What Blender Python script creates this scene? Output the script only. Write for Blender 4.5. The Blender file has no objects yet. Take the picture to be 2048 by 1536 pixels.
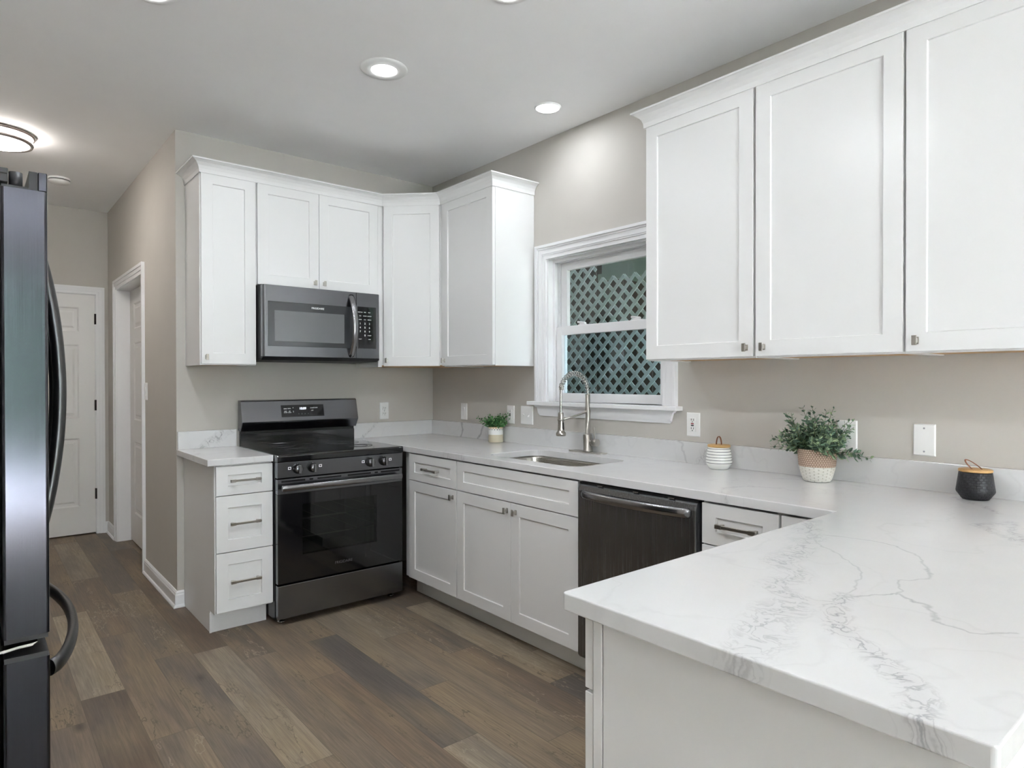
import bpy, bmesh, math, random
from mathutils import Vector, Matrix
random.seed(7)
PI = math.pi
scene = bpy.context.scene
COL = scene.collection

# ------------------------------------------------------------------ camera, world, exposure
cam_d = bpy.data.cameras.new('camera')
cam = bpy.data.objects.new('camera', cam_d)
COL.objects.link(cam)
YAW, PITCH, ROLL = 0.6951, 0.0065, -0.0013
cam_d.sensor_width = 36.0
cam_d.lens = 36.0 * 1295.64 / 2048.0
cam_d.clip_start = 0.05
cam.location = (-2.6648, -4.126, 1.3157)
cam.rotation_mode = 'XYZ'
cam.matrix_world = (Matrix.Translation(cam.location) @ Matrix.Rotation(-YAW, 4, 'Z')
                    @ Matrix.Rotation(PI / 2 - PITCH, 4, 'X') @ Matrix.Rotation(ROLL, 4, 'Z'))
scene.camera = cam

world = bpy.data.worlds.new('daylight')
scene.world = world
world.use_nodes = True
wn = world.node_tree.nodes
wl = world.node_tree.links
bg = wn['Background']
bg.inputs['Color'].default_value = (0.915, 0.955, 1.025, 1)
bg.inputs['Strength'].default_value = 24.0

sun_d = bpy.data.lights.new('sun', 'SUN'); sun_d.energy = 185.0; sun_d.angle = 0.02; sun_d.color = (0.93, 0.97, 1.08)
sun = bpy.data.objects.new('sun', sun_d); COL.objects.link(sun)
sun.rotation_euler = Vector((0.25, 0.45, -0.85)).to_track_quat('-Z', 'Y').to_euler()
sun.location = (-8, 2, 8)

scene.view_settings.view_transform = 'Standard'
scene.view_settings.look = 'None'
scene.view_settings.gamma = 1.0
scene.view_settings.use_curve_mapping = False
scene.view_settings.exposure = 0.12
scene.cycles.max_bounces = 10
scene.cycles.diffuse_bounces = 6
scene.cycles.sample_clamp_indirect = 60.0

CAN_W = 4.2          # ceiling can lamps
ZC = 2.765            # ceiling height

# ------------------------------------------------------------------ node helpers
class NT:
    def __init__(s, mat):
        s.t = mat.node_tree; s.n = s.t.nodes; s.l = s.t.links
    def new(s, typ, **kw):
        nd = s.n.new(typ)
        for k, v in kw.items(): setattr(nd, k, v)
        return nd
    def put(s, sock, v):
        if v is None: return
        if hasattr(v, 'is_linked'): s.l.new(v, sock)
        else: sock.default_value = v
    def math(s, op, a, b=None, c=None, clamp=False):
        nd = s.new('ShaderNodeMath', operation=op, use_clamp=clamp)
        for i, v in enumerate((a, b, c)): s.put(nd.inputs[i], v)
        return nd.outputs[0]
    def vec(s, op, a, b=None, out=0):
        nd = s.new('ShaderNodeVectorMath', operation=op)
        s.put(nd.inputs[0], a)
        if b is not None:
            if op == 'SCALE': s.put(nd.inputs['Scale'], b)
            else: s.put(nd.inputs[1], b)
        return nd.outputs['Value'] if op in ('LENGTH', 'DOT_PRODUCT', 'DISTANCE') else nd.outputs[0]
    def comb(s, x, y, z):
        nd = s.new('ShaderNodeCombineXYZ')
        for i, v in enumerate((x, y, z)): s.put(nd.inputs[i], v)
        return nd.outputs[0]
    def sep(s, v):
        nd = s.new('ShaderNodeSeparateXYZ'); s.put(nd.inputs[0], v)
        return nd.outputs[0], nd.outputs[1], nd.outputs[2]
    def noise(s, v, scale, detail=3.0, rough=0.55, col=False, dist=0.0):
        nd = s.new('ShaderNodeTexNoise')
        s.put(nd.inputs['Vector'], v)
        nd.inputs['Scale'].default_value = scale
        nd.inputs['Detail'].default_value = detail
        nd.inputs['Roughness'].default_value = rough
        nd.inputs['Distortion'].default_value = dist
        return nd.outputs[1] if col else nd.outputs[0]
    def ramp(s, f, stops, interp='LINEAR'):
        nd = s.new('ShaderNodeValToRGB'); s.put(nd.inputs[0], f)
        cr = nd.color_ramp; cr.interpolation = interp
        while len(cr.elements) < len(stops): cr.elements.new(0.5)
        for e, (p, c) in zip(cr.elements, stops):
            e.position = p; e.color = tuple(c) + (1,) if len(c) == 3 else c
        return nd.outputs[0]
    def mix(s, f, a, b, blend='MIX'):
        nd = s.new('ShaderNodeMix', data_type='RGBA', blend_type=blend)
        s.put(nd.inputs[0], f); s.put(nd.inputs[6], a); s.put(nd.inputs[7], b)
        return nd.outputs[2]
    def pos(s):
        return s.new('ShaderNodeNewGeometry').outputs['Position']
    def bump(s, h, strength=0.3, dist=0.01):
        nd = s.new('ShaderNodeBump'); s.put(nd.inputs['Height'], h)
        nd.inputs['Strength'].default_value = strength; nd.inputs['Distance'].default_value = dist
        return nd.outputs[0]

def c4(c): return (c[0], c[1], c[2], 1.0)

def mat(name, col, rough=0.5, metal=0.0, spec=None, emit=0.0, ecol=None, coat=0.0, noise=0.0, nscale=30.0, bump=0.0, aniso=0.0):
    m = bpy.data.materials.new(name); m.use_nodes = True
    k = NT(m); b = m.node_tree.nodes['Principled BSDF']
    b.inputs['Base Color'].default_value = c4(col)
    b.inputs['Roughness'].default_value = rough
    b.inputs['Metallic'].default_value = metal
    if spec is not None: b.inputs['Specular IOR Level'].default_value = spec
    if coat: b.inputs['Coat Weight'].default_value = coat; b.inputs['Coat Roughness'].default_value = 0.05
    if emit:
        b.inputs['Emission Color'].default_value = c4(ecol or col)
        b.inputs['Emission Strength'].default_value = emit
    if aniso: b.inputs['Anisotropic'].default_value = aniso
    if noise or bump:
        n = k.noise(k.pos(), nscale, 3.0)
        if noise:
            lo = tuple(max(0, x * (1 - noise)) for x in col); hi = tuple(min(1, x * (1 + noise)) for x in col)
            k.put(b.inputs['Base Color'], k.ramp(n, [(0.25, lo), (0.75, hi)]))
        if bump: k.put(b.inputs['Normal'], k.bump(n, bump, 0.002))
    return m

def brushed(name, col, rough, axis='z', var=0.10):
    """metal sheet with brushed grain running along one axis"""
    m = bpy.data.materials.new(name); m.use_nodes = True
    k = NT(m); b = m.node_tree.nodes['Principled BSDF']
    x, y, z = k.sep(k.pos())
    s = {'x': (3, 500, 500), 'z': (500, 500, 3), 'y': (500, 3, 500)}[axis]
    n = k.noise(k.comb(k.math('MULTIPLY', x, s[0]), k.math('MULTIPLY', y, s[1]), k.math('MULTIPLY', z, s[2])), 1.0, 2.0)
    b.inputs['Metallic'].default_value = 1.0
    k.put(b.inputs['Base Color'], k.ramp(n, [(0.3, tuple(c * (1 - var) for c in col)), (0.7, tuple(c * (1 + var) for c in col))]))
    k.put(b.inputs['Roughness'], k.math('ADD', k.math('MULTIPLY', n, 0.10), rough - 0.05))
    return m

def glass_mat(name, tint, refl_rough=0.0, opacity=0.0, body=(0.01, 0.01, 0.01)):
    """thin pane: clear/tinted see-through plus mirror reflection by fresnel"""
    m = bpy.data.materials.new(name); m.use_nodes = True
    k = NT(m); out = m.node_tree.nodes['Material Output']
    m.node_tree.nodes.remove(m.node_tree.nodes['Principled BSDF'])
    tr = k.new('ShaderNodeBsdfTransparent'); tr.inputs[0].default_value = c4(tint)
    gl = k.new('ShaderNodeBsdfGlossy'); gl.inputs['Roughness'].default_value = refl_rough
    lw = k.new('ShaderNodeLayerWeight'); lw.inputs[0].default_value = 0.5; fac = k.math('ADD', 0.05, k.math('MULTIPLY', 0.95, k.math('POWER', lw.outputs['Facing'], 5.0)))
    base = tr.outputs[0]
    if opacity:
        df = k.new('ShaderNodeBsdfDiffuse'); df.inputs[0].default_value = c4(body)
        mx = k.new('ShaderNodeMixShader'); mx.inputs[0].default_value = opacity
        k.l.new(tr.outputs[0], mx.inputs[1]); k.l.new(df.outputs[0], mx.inputs[2]); base = mx.outputs[0]
    m2 = k.new('ShaderNodeMixShader')
    k.put(m2.inputs[0], fac)
    k.l.new(base, m2.inputs[1]); k.l.new(gl.outputs[0], m2.inputs[2])
    k.l.new(m2.outputs[0], out.inputs[0])
    return m

def quartz(name, lines, plane=(1, 1, 0)):
    """white quartz slab with grey veins along the given poly-lines [(points3d, width, strength, feathery)]"""
    m = bpy.data.materials.new(name); m.use_nodes = True
    k = NT(m); b = m.node_tree.nodes['Principled BSDF']
    P = k.pos()
    d1 = k.vec('SCALE', k.vec('SUBTRACT', k.noise(P, 7.0, 2.0, col=True), (0.5, 0.5, 0.5)), 0.075)
    d2 = k.vec('SCALE', k.vec('SUBTRACT', k.noise(P, 38.0, 3.0, col=True), (0.5, 0.5, 0.5)), 0.022)
    Q = k.vec('MULTIPLY', k.vec('ADD', P, k.vec('ADD', d1, d2)), plane)
    fine = k.noise(Q, 24.0, 2.5, 0.5, dist=1.6)
    fil = k.math('SUBTRACT', 1.0, k.math('MULTIPLY', k.math('ABSOLUTE', k.math('SUBTRACT', fine, 0.5)), 17.0), clamp=True)
    brk = k.math('ADD', 0.35, k.noise(P, 14.0, 2.0))
    tot = None
    for pts, w, st, feather in lines:
        dm = None
        for a, c in zip(pts[:-1], pts[1:]):
            a = Vector(a) * Vector(plane); ba = Vector(c) * Vector(plane) - a
            pa = k.vec('SUBTRACT', Q, tuple(a))
            h = k.math('MULTIPLY', k.vec('DOT_PRODUCT', pa, tuple(ba)), 1.0 / max(ba.length_squared, 1e-9), clamp=True)
            cl = k.new('ShaderNodeVectorMath', operation='SCALE'); cl.inputs[0].default_value = tuple(ba); k.put(cl.inputs['Scale'], h)
            d = k.vec('DISTANCE', pa, cl.outputs[0])
            dm = d if dm is None else k.math('MINIMUM', dm, d)
        v = k.math('SUBTRACT', 1.0, k.math('DIVIDE', dm, w), clamp=True)
        if feather:
            v = k.math('MULTIPLY', v, k.math('ADD', 0.16, k.math('MULTIPLY', fil, 0.80)))
        v = k.math('MULTIPLY', k.math('MULTIPLY', v, st), brk)
        tot = v if tot is None else k.math('MAXIMUM', tot, v)
    bign = k.noise(Q, 2.3, 3.0)
    faint = k.math('SUBTRACT', 1.0, k.math('MULTIPLY', k.math('ABSOLUTE', k.math('SUBTRACT', bign, 0.5)), 90.0), clamp=True)
    faint = k.math('MULTIPLY', k.math('MULTIPLY', faint, 0.13), k.noise(P, 3.0, 1.0))
    tot = faint if tot is None else k.math('MAXIMUM', tot, faint)
    cloud = k.ramp(k.noise(P, 5.0, 3.0), [(0.3, (0.655, 0.655, 0.658)), (0.7, (0.685, 0.685, 0.688))])
    k.put(b.inputs['Base Color'], k.mix(k.math('MINIMUM', tot, 0.9), cloud, (0.25, 0.25, 0.27, 1)))
    b.inputs['Roughness'].default_value = 0.16
    return m

def floor_mat():
    m = bpy.data.materials.new('wood_plank_floor'); m.use_nodes = True
    k = NT(m); b = m.node_tree.nodes['Principled BSDF']
    W, L = 0.158, 1.22
    x, y, z = k.sep(k.pos())
    u = k.math('DIVIDE', k.math('ADD', x, 10.07), W); row = k.math('FLOOR', u); fu = k.math('FRACT', u)
    wn1 = k.new('ShaderNodeTexWhiteNoise', noise_dimensions='1D'); k.put(wn1.inputs['W'], row)
    v = k.math('ADD', k.math('DIVIDE', k.math('ADD', y, 20.0), L), wn1.outputs[0]); colm = k.math('FLOOR', v); fv = k.math('FRACT', v)
    wn2 = k.new('ShaderNodeTexWhiteNoise', noise_dimensions='2D'); k.put(wn2.inputs['Vector'], k.comb(row, colm, 0))
    r = wn2.outputs[0]
    r2 = k.math('FRACT', k.math('MULTIPLY', r, 17.3))
    off = k.math('MULTIPLY', r, 37.0)
    # plank tone
    tone = k.ramp(r, [(0.0, (0.120, 0.085, 0.060)), (0.22, (0.205, 0.150, 0.104)), (0.42, (0.118, 0.102, 0.090)),
                      (0.62, (0.250, 0.188, 0.126)), (0.80, (0.140, 0.106, 0.078)), (1.0, (0.345, 0.285, 0.208))])
    g1 = k.noise(k.comb(k.math('MULTIPLY', x, 9.0), k.math('ADD', k.math('MULTIPLY', y, 1.3), off), off), 1.0, 4.0, 0.6)
    tone = k.mix(k.math('MULTIPLY', k.ramp(g1, [(0.42, (0, 0, 0)), (0.66, (1, 1, 1))]), 0.62), tone, (0.105, 0.088, 0.076, 1))
    g1b = k.noise(k.comb(k.math('MULTIPLY', x, 5.0), k.math('ADD', k.math('MULTIPLY', y, 1.1), off), k.math('ADD', off, 5.0)), 1.0, 3.0, 0.6)
    tone = k.mix(k.math('MULTIPLY', k.ramp(g1b, [(0.46, (0, 0, 0)), (0.66, (1, 1, 1))]), 0.55), tone, (0.275, 0.205, 0.125, 1))
    g2 = k.noise(k.comb(k.math('MULTIPLY', x, 150.0), k.math('ADD', k.math('MULTIPLY', y, 5.0), off), off), 1.0, 3.0, 0.65)
    tone = k.mix(0.5, tone, k.ramp(g2, [(0.3, (0.25, 0.25, 0.25)), (0.7, (0.75, 0.75, 0.75))]), 'OVERLAY')
    # wavy light cracks and dark knots
    q = k.comb(k.math('MULTIPLY', x, 6.0), k.math('ADD', k.math('MULTIPLY', y, 1.5), off), off)
    cr = k.noise(q, 1.0, 5.0, 0.62)
    line = k.math('SUBTRACT', 1.0, k.math('MULTIPLY', k.math('ABSOLUTE', k.math('SUBTRACT', cr, 0.53)), 130.0), clamp=True)
    line = k.math('MULTIPLY', line, k.math('GREATER_THAN', r2, 0.55))
    dk = k.math('SUBTRACT', 1.0, k.math('MULTIPLY', k.math('ABSOLUTE', k.math('SUBTRACT', cr, 0.44)), 110.0), clamp=True)
    dk = k.math('MULTIPLY', dk, k.ramp(g1b, [(0.5, (0, 0, 0)), (0.6, (1, 1, 1))]))
    tone = k.mix(k.math('MULTIPLY', dk, 0.6), tone, (0.03, 0.024, 0.02, 1))
    tone = k.mix(k.math('MULTIPLY', line, 0.5), tone, (0.42, 0.35, 0.26, 1))
    kn = k.new('ShaderNodeTexVoronoi', feature='F1'); k.put(kn.inputs['Vector'], k.comb(k.math('MULTIPLY', x, 4.2), k.math('ADD', k.math('MULTIPLY', y, 2.0), off), off))
    kn.inputs['Scale'].default_value = 1.0
    kd = k.math('ADD', kn.outputs['Distance'], k.math('MULTIPLY', k.math('SUBTRACT', g1, 0.5), 0.22))
    knot = k.math('SUBTRACT', 1.0, k.math('DIVIDE', kd, 0.12), clamp=True)
    tone = k.mix(k.math('MULTIPLY', knot, 0.75), tone, (0.035, 0.027, 0.022, 1))
    # seams
    eu = k.math('MINIMUM', fu, k.math('SUBTRACT', 1.0, fu)); ev = k.math('MINIMUM', fv, k.math('SUBTRACT', 1.0, fv))
    seam = k.math('MAXIMUM', k.math('LESS_THAN', eu, 0.006), k.math('LESS_THAN', ev, 0.0011))
    tone = k.mix(k.math('MULTIPLY', seam, 0.5), tone, (0.05, 0.04, 0.03, 1))
    k.put(b.inputs['Base Color'], tone)
    k.put(b.inputs['Roughness'], k.math('ADD', 0.38, k.math('MULTIPLY', g2, 0.15)))
    b.inputs['Specular IOR Level'].default_value = 0.35
    k.put(b.inputs['Normal'], k.bump(k.math('SUBTRACT', k.math('MULTIPLY', g2, 0.35), seam), 0.12, 0.002))
    return m

# ------------------------------------------------------------------ materials
M = {}
M['wall'] = mat('wall_paint_greige', (0.535, 0.51, 0.472), 0.7, noise=0.015, nscale=6, bump=0.03)
M['ceiling'] = mat('ceiling_paint', (0.90, 0.90, 0.90), 0.8, noise=0.01, nscale=5)
M['trim'] = mat('trim_paint_white', (0.82, 0.82, 0.83), 0.35)
M['door'] = mat('door_paint_white', (0.80, 0.79, 0.78), 0.4)
M['cab'] = mat('cabinet_paint_white', (0.765, 0.765, 0.762), 0.32, noise=0.006, nscale=4)
M['birch'] = mat('birch_plywood', (0.55, 0.33, 0.14), 0.5, noise=0.15, nscale=12)
M['nickel'] = mat('brushed_nickel', (0.50, 0.48, 0.44), 0.28, 1.0, noise=0.05, nscale=90)
M['chrome'] = mat('polished_steel', (0.62, 0.61, 0.59), 0.18, 1.0)
M['steel'] = brushed('sink_stainless', (0.52, 0.50, 0.46), 0.28, 'y')
M['bss_x'] = brushed('black_stainless_horizontal', (0.21, 0.214, 0.228), 0.24, 'x', 0.05)
M['bss_z'] = brushed('black_stainless_vertical', (0.165, 0.165, 0.170), 0.22, 'z')
M['bss_y'] = brushed('black_stainless_crosswise', (0.215, 0.222, 0.235), 0.26, 'z', 0.03)
M['bss_f'] = brushed('fridge_stainless', (0.062, 0.063, 0.074), 0.16, 'z', 0.05)
M['handle'] = mat('dark_steel_handle', (0.30, 0.30, 0.31), 0.22, 1.0, noise=0.04, nscale=120)
M['handle2'] = mat('fridge_handle_steel', (0.105, 0.105, 0.108), 0.34, 1.0, noise=0.04, nscale=120)
M['black'] = mat('black_enamel', (0.008, 0.008, 0.009), 0.25)
M['blackm'] = mat('black_plastic', (0.02, 0.02, 0.022), 0.5)
M['bglass'] = mat('black_ceramic_glass', (0.006, 0.006, 0.007), 0.06, coat=0.5)
M['mwglass'] = mat('microwave_glass', (0.035, 0.037, 0.040), 0.10, 0.0, spec=0.8)
M['mwscreen'] = mat('microwave_window_mesh', (0.13, 0.135, 0.14), 0.16, 0.0, spec=0.9)
M['oven_in'] = mat('oven_cavity_enamel', (0.22, 0.25, 0.20), 0.35, noise=0.2, nscale=60)
M['rack'] = mat('oven_rack_wire', (0.75, 0.72, 0.65), 0.3, 1.0)
M['oglass'] = glass_mat('oven_door_glass', (0.50, 0.53, 0.49), 0.02, 0.25)
M['wglass'] = glass_mat('window_glass', (0.93, 0.95, 0.95))
M['wglass2'] = glass_mat('window_glass_screened', (0.80, 0.86, 0.90))
M['white'] = mat('white_plastic', (0.83, 0.83, 0.82), 0.35)
M['ink'] = mat('glowing_white_print', (0.75, 0.76, 0.78), 0.5, emit=0.25)  # print carries a faint glow of its own
M['inkdim'] = mat('grey_print', (0.30, 0.31, 0.33), 0.5)
M['ring'] = mat('burner_print', (0.035, 0.035, 0.038), 0.25)
M['logo'] = mat('dark_grey_print', (0.10, 0.10, 0.105), 0.5)
M['led'] = mat('clock_digits', (0.85, 0.9, 1.0), 0.5, emit=1.6)
M['dark'] = mat('dark_slot', (0.015, 0.012, 0.012), 0.6)
M['red'] = mat('red_button', (0.32, 0.03, 0.05), 0.4)
M['green'] = mat('green_indicator', (0.03, 0.30, 0.16), 0.4, emit=0.15)
M['hinge'] = mat('oil_rubbed_hinge', (0.03, 0.022, 0.02), 0.4, 0.6)
M['lens'] = mat('lamp_lens', (1, 1, 1), 0.4, emit=9.0, ecol=(0.96, 0.98, 1.0))
M['lens2'] = mat('hall_lamp_glass', (1, 1, 1), 0.4, emit=40.0, ecol=(1.0, 0.93, 0.87))
M['bronze'] = mat('lamp_ring_nickel', (0.30, 0.26, 0.24), 0.35, 0.9)
M['leather'] = mat('brown_leather', (0.20, 0.065, 0.022), 0.5, noise=0.2, nscale=150)
M['bamboo'] = mat('bamboo_lid', (0.62, 0.38, 0.15), 0.45, noise=0.12, nscale=60)
M['soil'] = mat('potting_moss', (0.05, 0.04, 0.025), 0.9, noise=0.4, nscale=200)
M['stem'] = mat('plant_stem', (0.10, 0.13, 0.05), 0.6)
M['concrete'] = mat('patio_concrete', (0.60, 0.59, 0.58), 0.9, noise=0.1, nscale=8)
M['lattice'] = mat('lattice_paint', (0.74, 0.86, 0.87), 0.6, noise=0.05, nscale=20)
M['brown'] = mat('brown_boards', (0.085, 0.072, 0.062), 0.8, noise=0.2, nscale=9)
M['fascia'] = mat('pale_green_fascia', (0.40, 0.50, 0.46), 0.6)
M['floor'] = floor_mat()

def leaf_mat(name, a, b_, c):
    m = bpy.data.materials.new(name); m.use_nodes = True
    k = NT(m); b = m.node_tree.nodes['Principled BSDF']
    g = k.new('ShaderNodeNewGeometry')
    k.put(b.inputs['Base Color'], k.ramp(g.outputs['Random Per Island'], [(0.0, a), (0.55, b_), (1.0, c)]))
    b.inputs['Roughness'].default_value = 0.55
    b.inputs['Subsurface Weight'].default_value = 0.0
    return m
M['euca'] = leaf_mat('eucalyptus_leaf', (0.045, 0.095, 0.060), (0.155, 0.265, 0.175), (0.36, 0.48, 0.27))
M['fern'] = leaf_mat('green_leaf', (0.02, 0.11, 0.025), (0.075, 0.28, 0.075), (0.25, 0.50, 0.20))
M['hedge'] = leaf_mat('hedge_leaf', (0.015, 0.05, 0.02), (0.05, 0.13, 0.065), (0.14, 0.27, 0.16))
M['lawn'] = mat('lawn', (0.06, 0.17, 0.05), 0.9, noise=0.4, nscale=30)

def stripes_mat():
    m = bpy.data.materials.new('striped_ceramic'); m.use_nodes = True
    k = NT(m); b = m.node_tree.nodes['Principled BSDF']
    x, y, z = k.sep(k.pos())
    zz = k.math('SUBTRACT', z, 0.914)
    t = k.math('DIVIDE', k.math('SUBTRACT', zz, 0.0285), 0.0125)
    f = k.math('FRACT', t)
    on = k.math('MULTIPLY', k.math('LESS_THAN', f, 0.17), k.math('MULTIPLY', k.math('GREATER_THAN', zz, 0.027), k.math('LESS_THAN', zz, 0.096)))
    k.put(b.inputs['Base Color'], k.mix(on, (0.80, 0.80, 0.77, 1), (0.035, 0.04, 0.055, 1)))
    b.inputs['Roughness'].default_value = 0.25
    return m
M['stripes'] = stripes_mat()

def uv_pattern(name, c1, c2, su, sv, rough, bump, checker=False, mortar=0.03):
    m = bpy.data.materials.new(name); m.use_nodes = True
    k = NT(m); b = m.node_tree.nodes['Principled BSDF']
    uv = k.new('ShaderNodeTexCoord').outputs['UV']
    mp = k.new('ShaderNodeMapping'); k.put(mp.inputs[0], uv); mp.inputs['Scale'].default_value = (su, sv, 1)
    br = k.new('ShaderNodeTexBrick'); k.put(br.inputs['Vector'], mp.outputs[0])
    br.inputs['Color1'].default_value = c4(c1); br.inputs['Color2'].default_value = c4(c1)
    br.inputs['Mortar'].default_value = c4(c2)
    br.inputs['Scale'].default_value = 1.0; br.inputs['Mortar Size'].default_value = mortar
    br.inputs['Mortar Smooth'].default_value = 0.6
    br.inputs['Brick Width'].default_value = 1.0; br.inputs['Row Height'].default_value = 1.0
    k.put(b.inputs['Base Color'], br.outputs[0])
    b.inputs['Roughness'].default_value = rough
    k.put(b.inputs['Normal'], k.bump(k.math('SUBTRACT', 1.0, br.outputs[1]), bump, 0.004))
    return m
M['weave'] = uv_pattern('natural_woven_rope', (0.62, 0.47, 0.36), (0.26, 0.16, 0.11), 46, 9, 0.8, 0.8, mortar=0.16)
M['ropew'] = uv_pattern('white_woven_rope', (0.78, 0.76, 0.70), (0.60, 0.57, 0.50), 12, 9, 0.8, 0.5, mortar=0.10)
M['blackc'] = uv_pattern('black_textured_ceramic', (0.016, 0.016, 0.020), (0.008, 0.008, 0.010), 22, 11, 0.42, 0.45, mortar=0.16)

def smallpot_mat():
    m = bpy.data.materials.new('small_pot_glaze'); m.use_nodes = True
    k = NT(m); b = m.node_tree.nodes['Principled BSDF']
    uv = k.new('ShaderNodeTexCoord').outputs['UV']
    u, v, _ = k.sep(uv)
    base = k.ramp(v, [(0.0, (0.62, 0.56, 0.42)), (0.49, (0.62, 0.57, 0.44)), (0.50, (0.82, 0.82, 0.80)), (0.87, (0.82, 0.82, 0.80)), (0.88, (0.68, 0.50, 0.30)), (1.0, (0.72, 0.56, 0.38))], 'CONSTANT')
    fu = k.math('ABSOLUTE', k.math('SUBTRACT', k.math('FRACT', k.math('MULTIPLY', u, 17.0)), 0.5))
    tri = k.math('LESS_THAN', k.math('MULTIPLY', fu, 0.16), k.math('SUBTRACT', v, 0.80))
    tri = k.math('MULTIPLY', tri, k.math('LESS_THAN', v, 0.86))
    tri2 = k.math('MULTIPLY', k.math('LESS_THAN', k.math('MULTIPLY', fu, 0.25), k.math('SUBTRACT', 0.98, v)), k.math('GREATER_THAN', v, 0.885))
    base = k.mix(tri2, base, (0.83, 0.81, 0.77, 1))
    k.put(b.inputs['Base Color'], k.mix(k.math('MULTIPLY', tri, k.math('LESS_THAN', fu, 0.22)), base, (0.10, 0.085, 0.07, 1)))
    b.inputs['Roughness'].default_value = 0.45
    return m
M['smallpot'] = smallpot_mat()

def Z3(pts, z=0.914): return [(p[0], p[1], z) for p in pts]
V1 = [(-0.85, -3.263), (-1.182, -3.4), (-1.306, -3.42), (-1.367, -3.473), (-1.478, -3.505), (-1.515, -3.548), (-1.64, -3.572), (-1.754, -3.61), (-1.85, -3.617)]
V2 = [(-1.426, -3.603), (-1.495, -3.602), (-1.56, -3.635), (-1.616, -3.703), (-1.673, -3.76), (-1.724, -3.807), (-1.85, -3.88)]
V3 = [(-1.458, -3.594), (-1.401, -3.624), (-1.339, -3.665), (-1.375, -3.714), (-1.439, -3.767), (-1.445, -3.803), (-1.395, -3.85)]
V4 = [(-1.011, -3.32), (-0.964, -3.394), (-0.957, -3.509), (-1.038, -3.6), (-1.146, -3.656), (-1.212, -3.665), (-1.246, -3.637), (-1.348, -3.668)]
V5 = [(-1.048, -3.358), (-1.147, -3.484), (-1.245, -3.551), (-1.408, -3.6)]
V6 = [(-0.694, -3.714), (-0.552, -3.588), (-0.423, -3.615), (-0.663, -3.708)]
V7 = [(-0.10, -3.40), (-0.20, -3.503), (-0.304, -3.563)]
V8 = [(-0.66, -2.88), (-0.533, -2.79), (-0.42, -2.82), (-0.36, -2.93)]
V9 = [(-0.155, -2.80), (-0.08, -2.95), (-0.10, -3.12)]
V12 = [(-0.66, -1.13), (-0.62, -1.20), (-0.66, -1.30)]
M['quartz_main'] = quartz('white_quartz_worktop', [
    (Z3(V1), 0.050, 0.66, True), (Z3(V2), 0.036, 0.95, True), (Z3(V3), 0.0050, 0.50, False), (Z3(V4), 0.0045, 0.42, False),
    (Z3(V5), 0.0042, 0.36, False), (Z3(V6), 0.022, 0.62, True), (Z3(V7), 0.020, 0.60, True), (Z3(V8), 0.016, 0.45, True),
    (Z3(V9), 0.014, 0.35, True), (Z3(V12), 0.03, 0.6, True)])
M['quartz_left'] = quartz('white_quartz_short_top', [([(-1.757, -0.40, 0.914), (-1.70, -0.30, 0.914)], 0.02, 0.4, True)])
M['quartz_bl'] = quartz('white_quartz_splash_a', [([(-1.65, -0.02, 0.914), (-1.55, -0.02, 0.958), (-1.46, -0.02, 1.02)], 0.032, 1.0, True)], (1, 0, 1))
M['quartz_br'] = quartz('white_quartz_splash_b', [([(-0.59, -0.02, 0.914), (-0.53, -0.02, 0.965), (-0.47, -0.02, 1.02)], 0.018, 0.9, True)], (1, 0, 1))
M['quartz_bw'] = quartz('white_quartz_splash_c', [([(-0.02, -0.38, 0.914), (-0.02, -0.42, 0.96), (-0.02, -0.40, 1.02)], 0.012, 0.75, False),
    ([(-0.02, -0.58, 0.914), (-0.02, -0.62, 0.96), (-0.02, -0.66, 1.02)], 0.014, 0.75, False),
    ([(-0.02, -2.26, 0.914), (-0.02, -2.25, 1.0), (-0.02, -2.22, 1.02)], 0.008, 0.4, False),
    ([(-0.02, -2.34, 0.92), (-0.02, -2.36, 0.97), (-0.02, -2.40, 1.0)], 0.03, 0.6, True)], (0, 1, 1))

# ------------------------------------------------------------------ geometry helpers
class Frame:
    """u to the viewer's right, v up, n towards the viewer"""
    def __init__(s, o, u):
        s.o = Vector(o); s.u = Vector(u).normalized(); s.v = Vector((0, 0, 1)); s.n = s.u.cross(s.v)
    def __call__(s, u, v, n): return s.o + s.u * u + s.v * v + s.n * n
FB = Frame((0, 0, 0), (1, 0, 0))        # faces -y : u = x, v = z, n = -y
FW = Frame((0, 0, 0), (0, -1, 0))       # faces -x : u = -y, v = z, n = -x
FR = Frame((0, 0, 0), (0, 1, 0))        # faces +x : u = y, n = x
FN = Frame((0, 0, 0), (-1, 0, 0))       # faces +y : u = -x, n = y
R2 = math.sqrt(0.5)
FD = Frame((-0.60, -0.325, 0), (R2, -R2, 0))   # diagonal corner door

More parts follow.
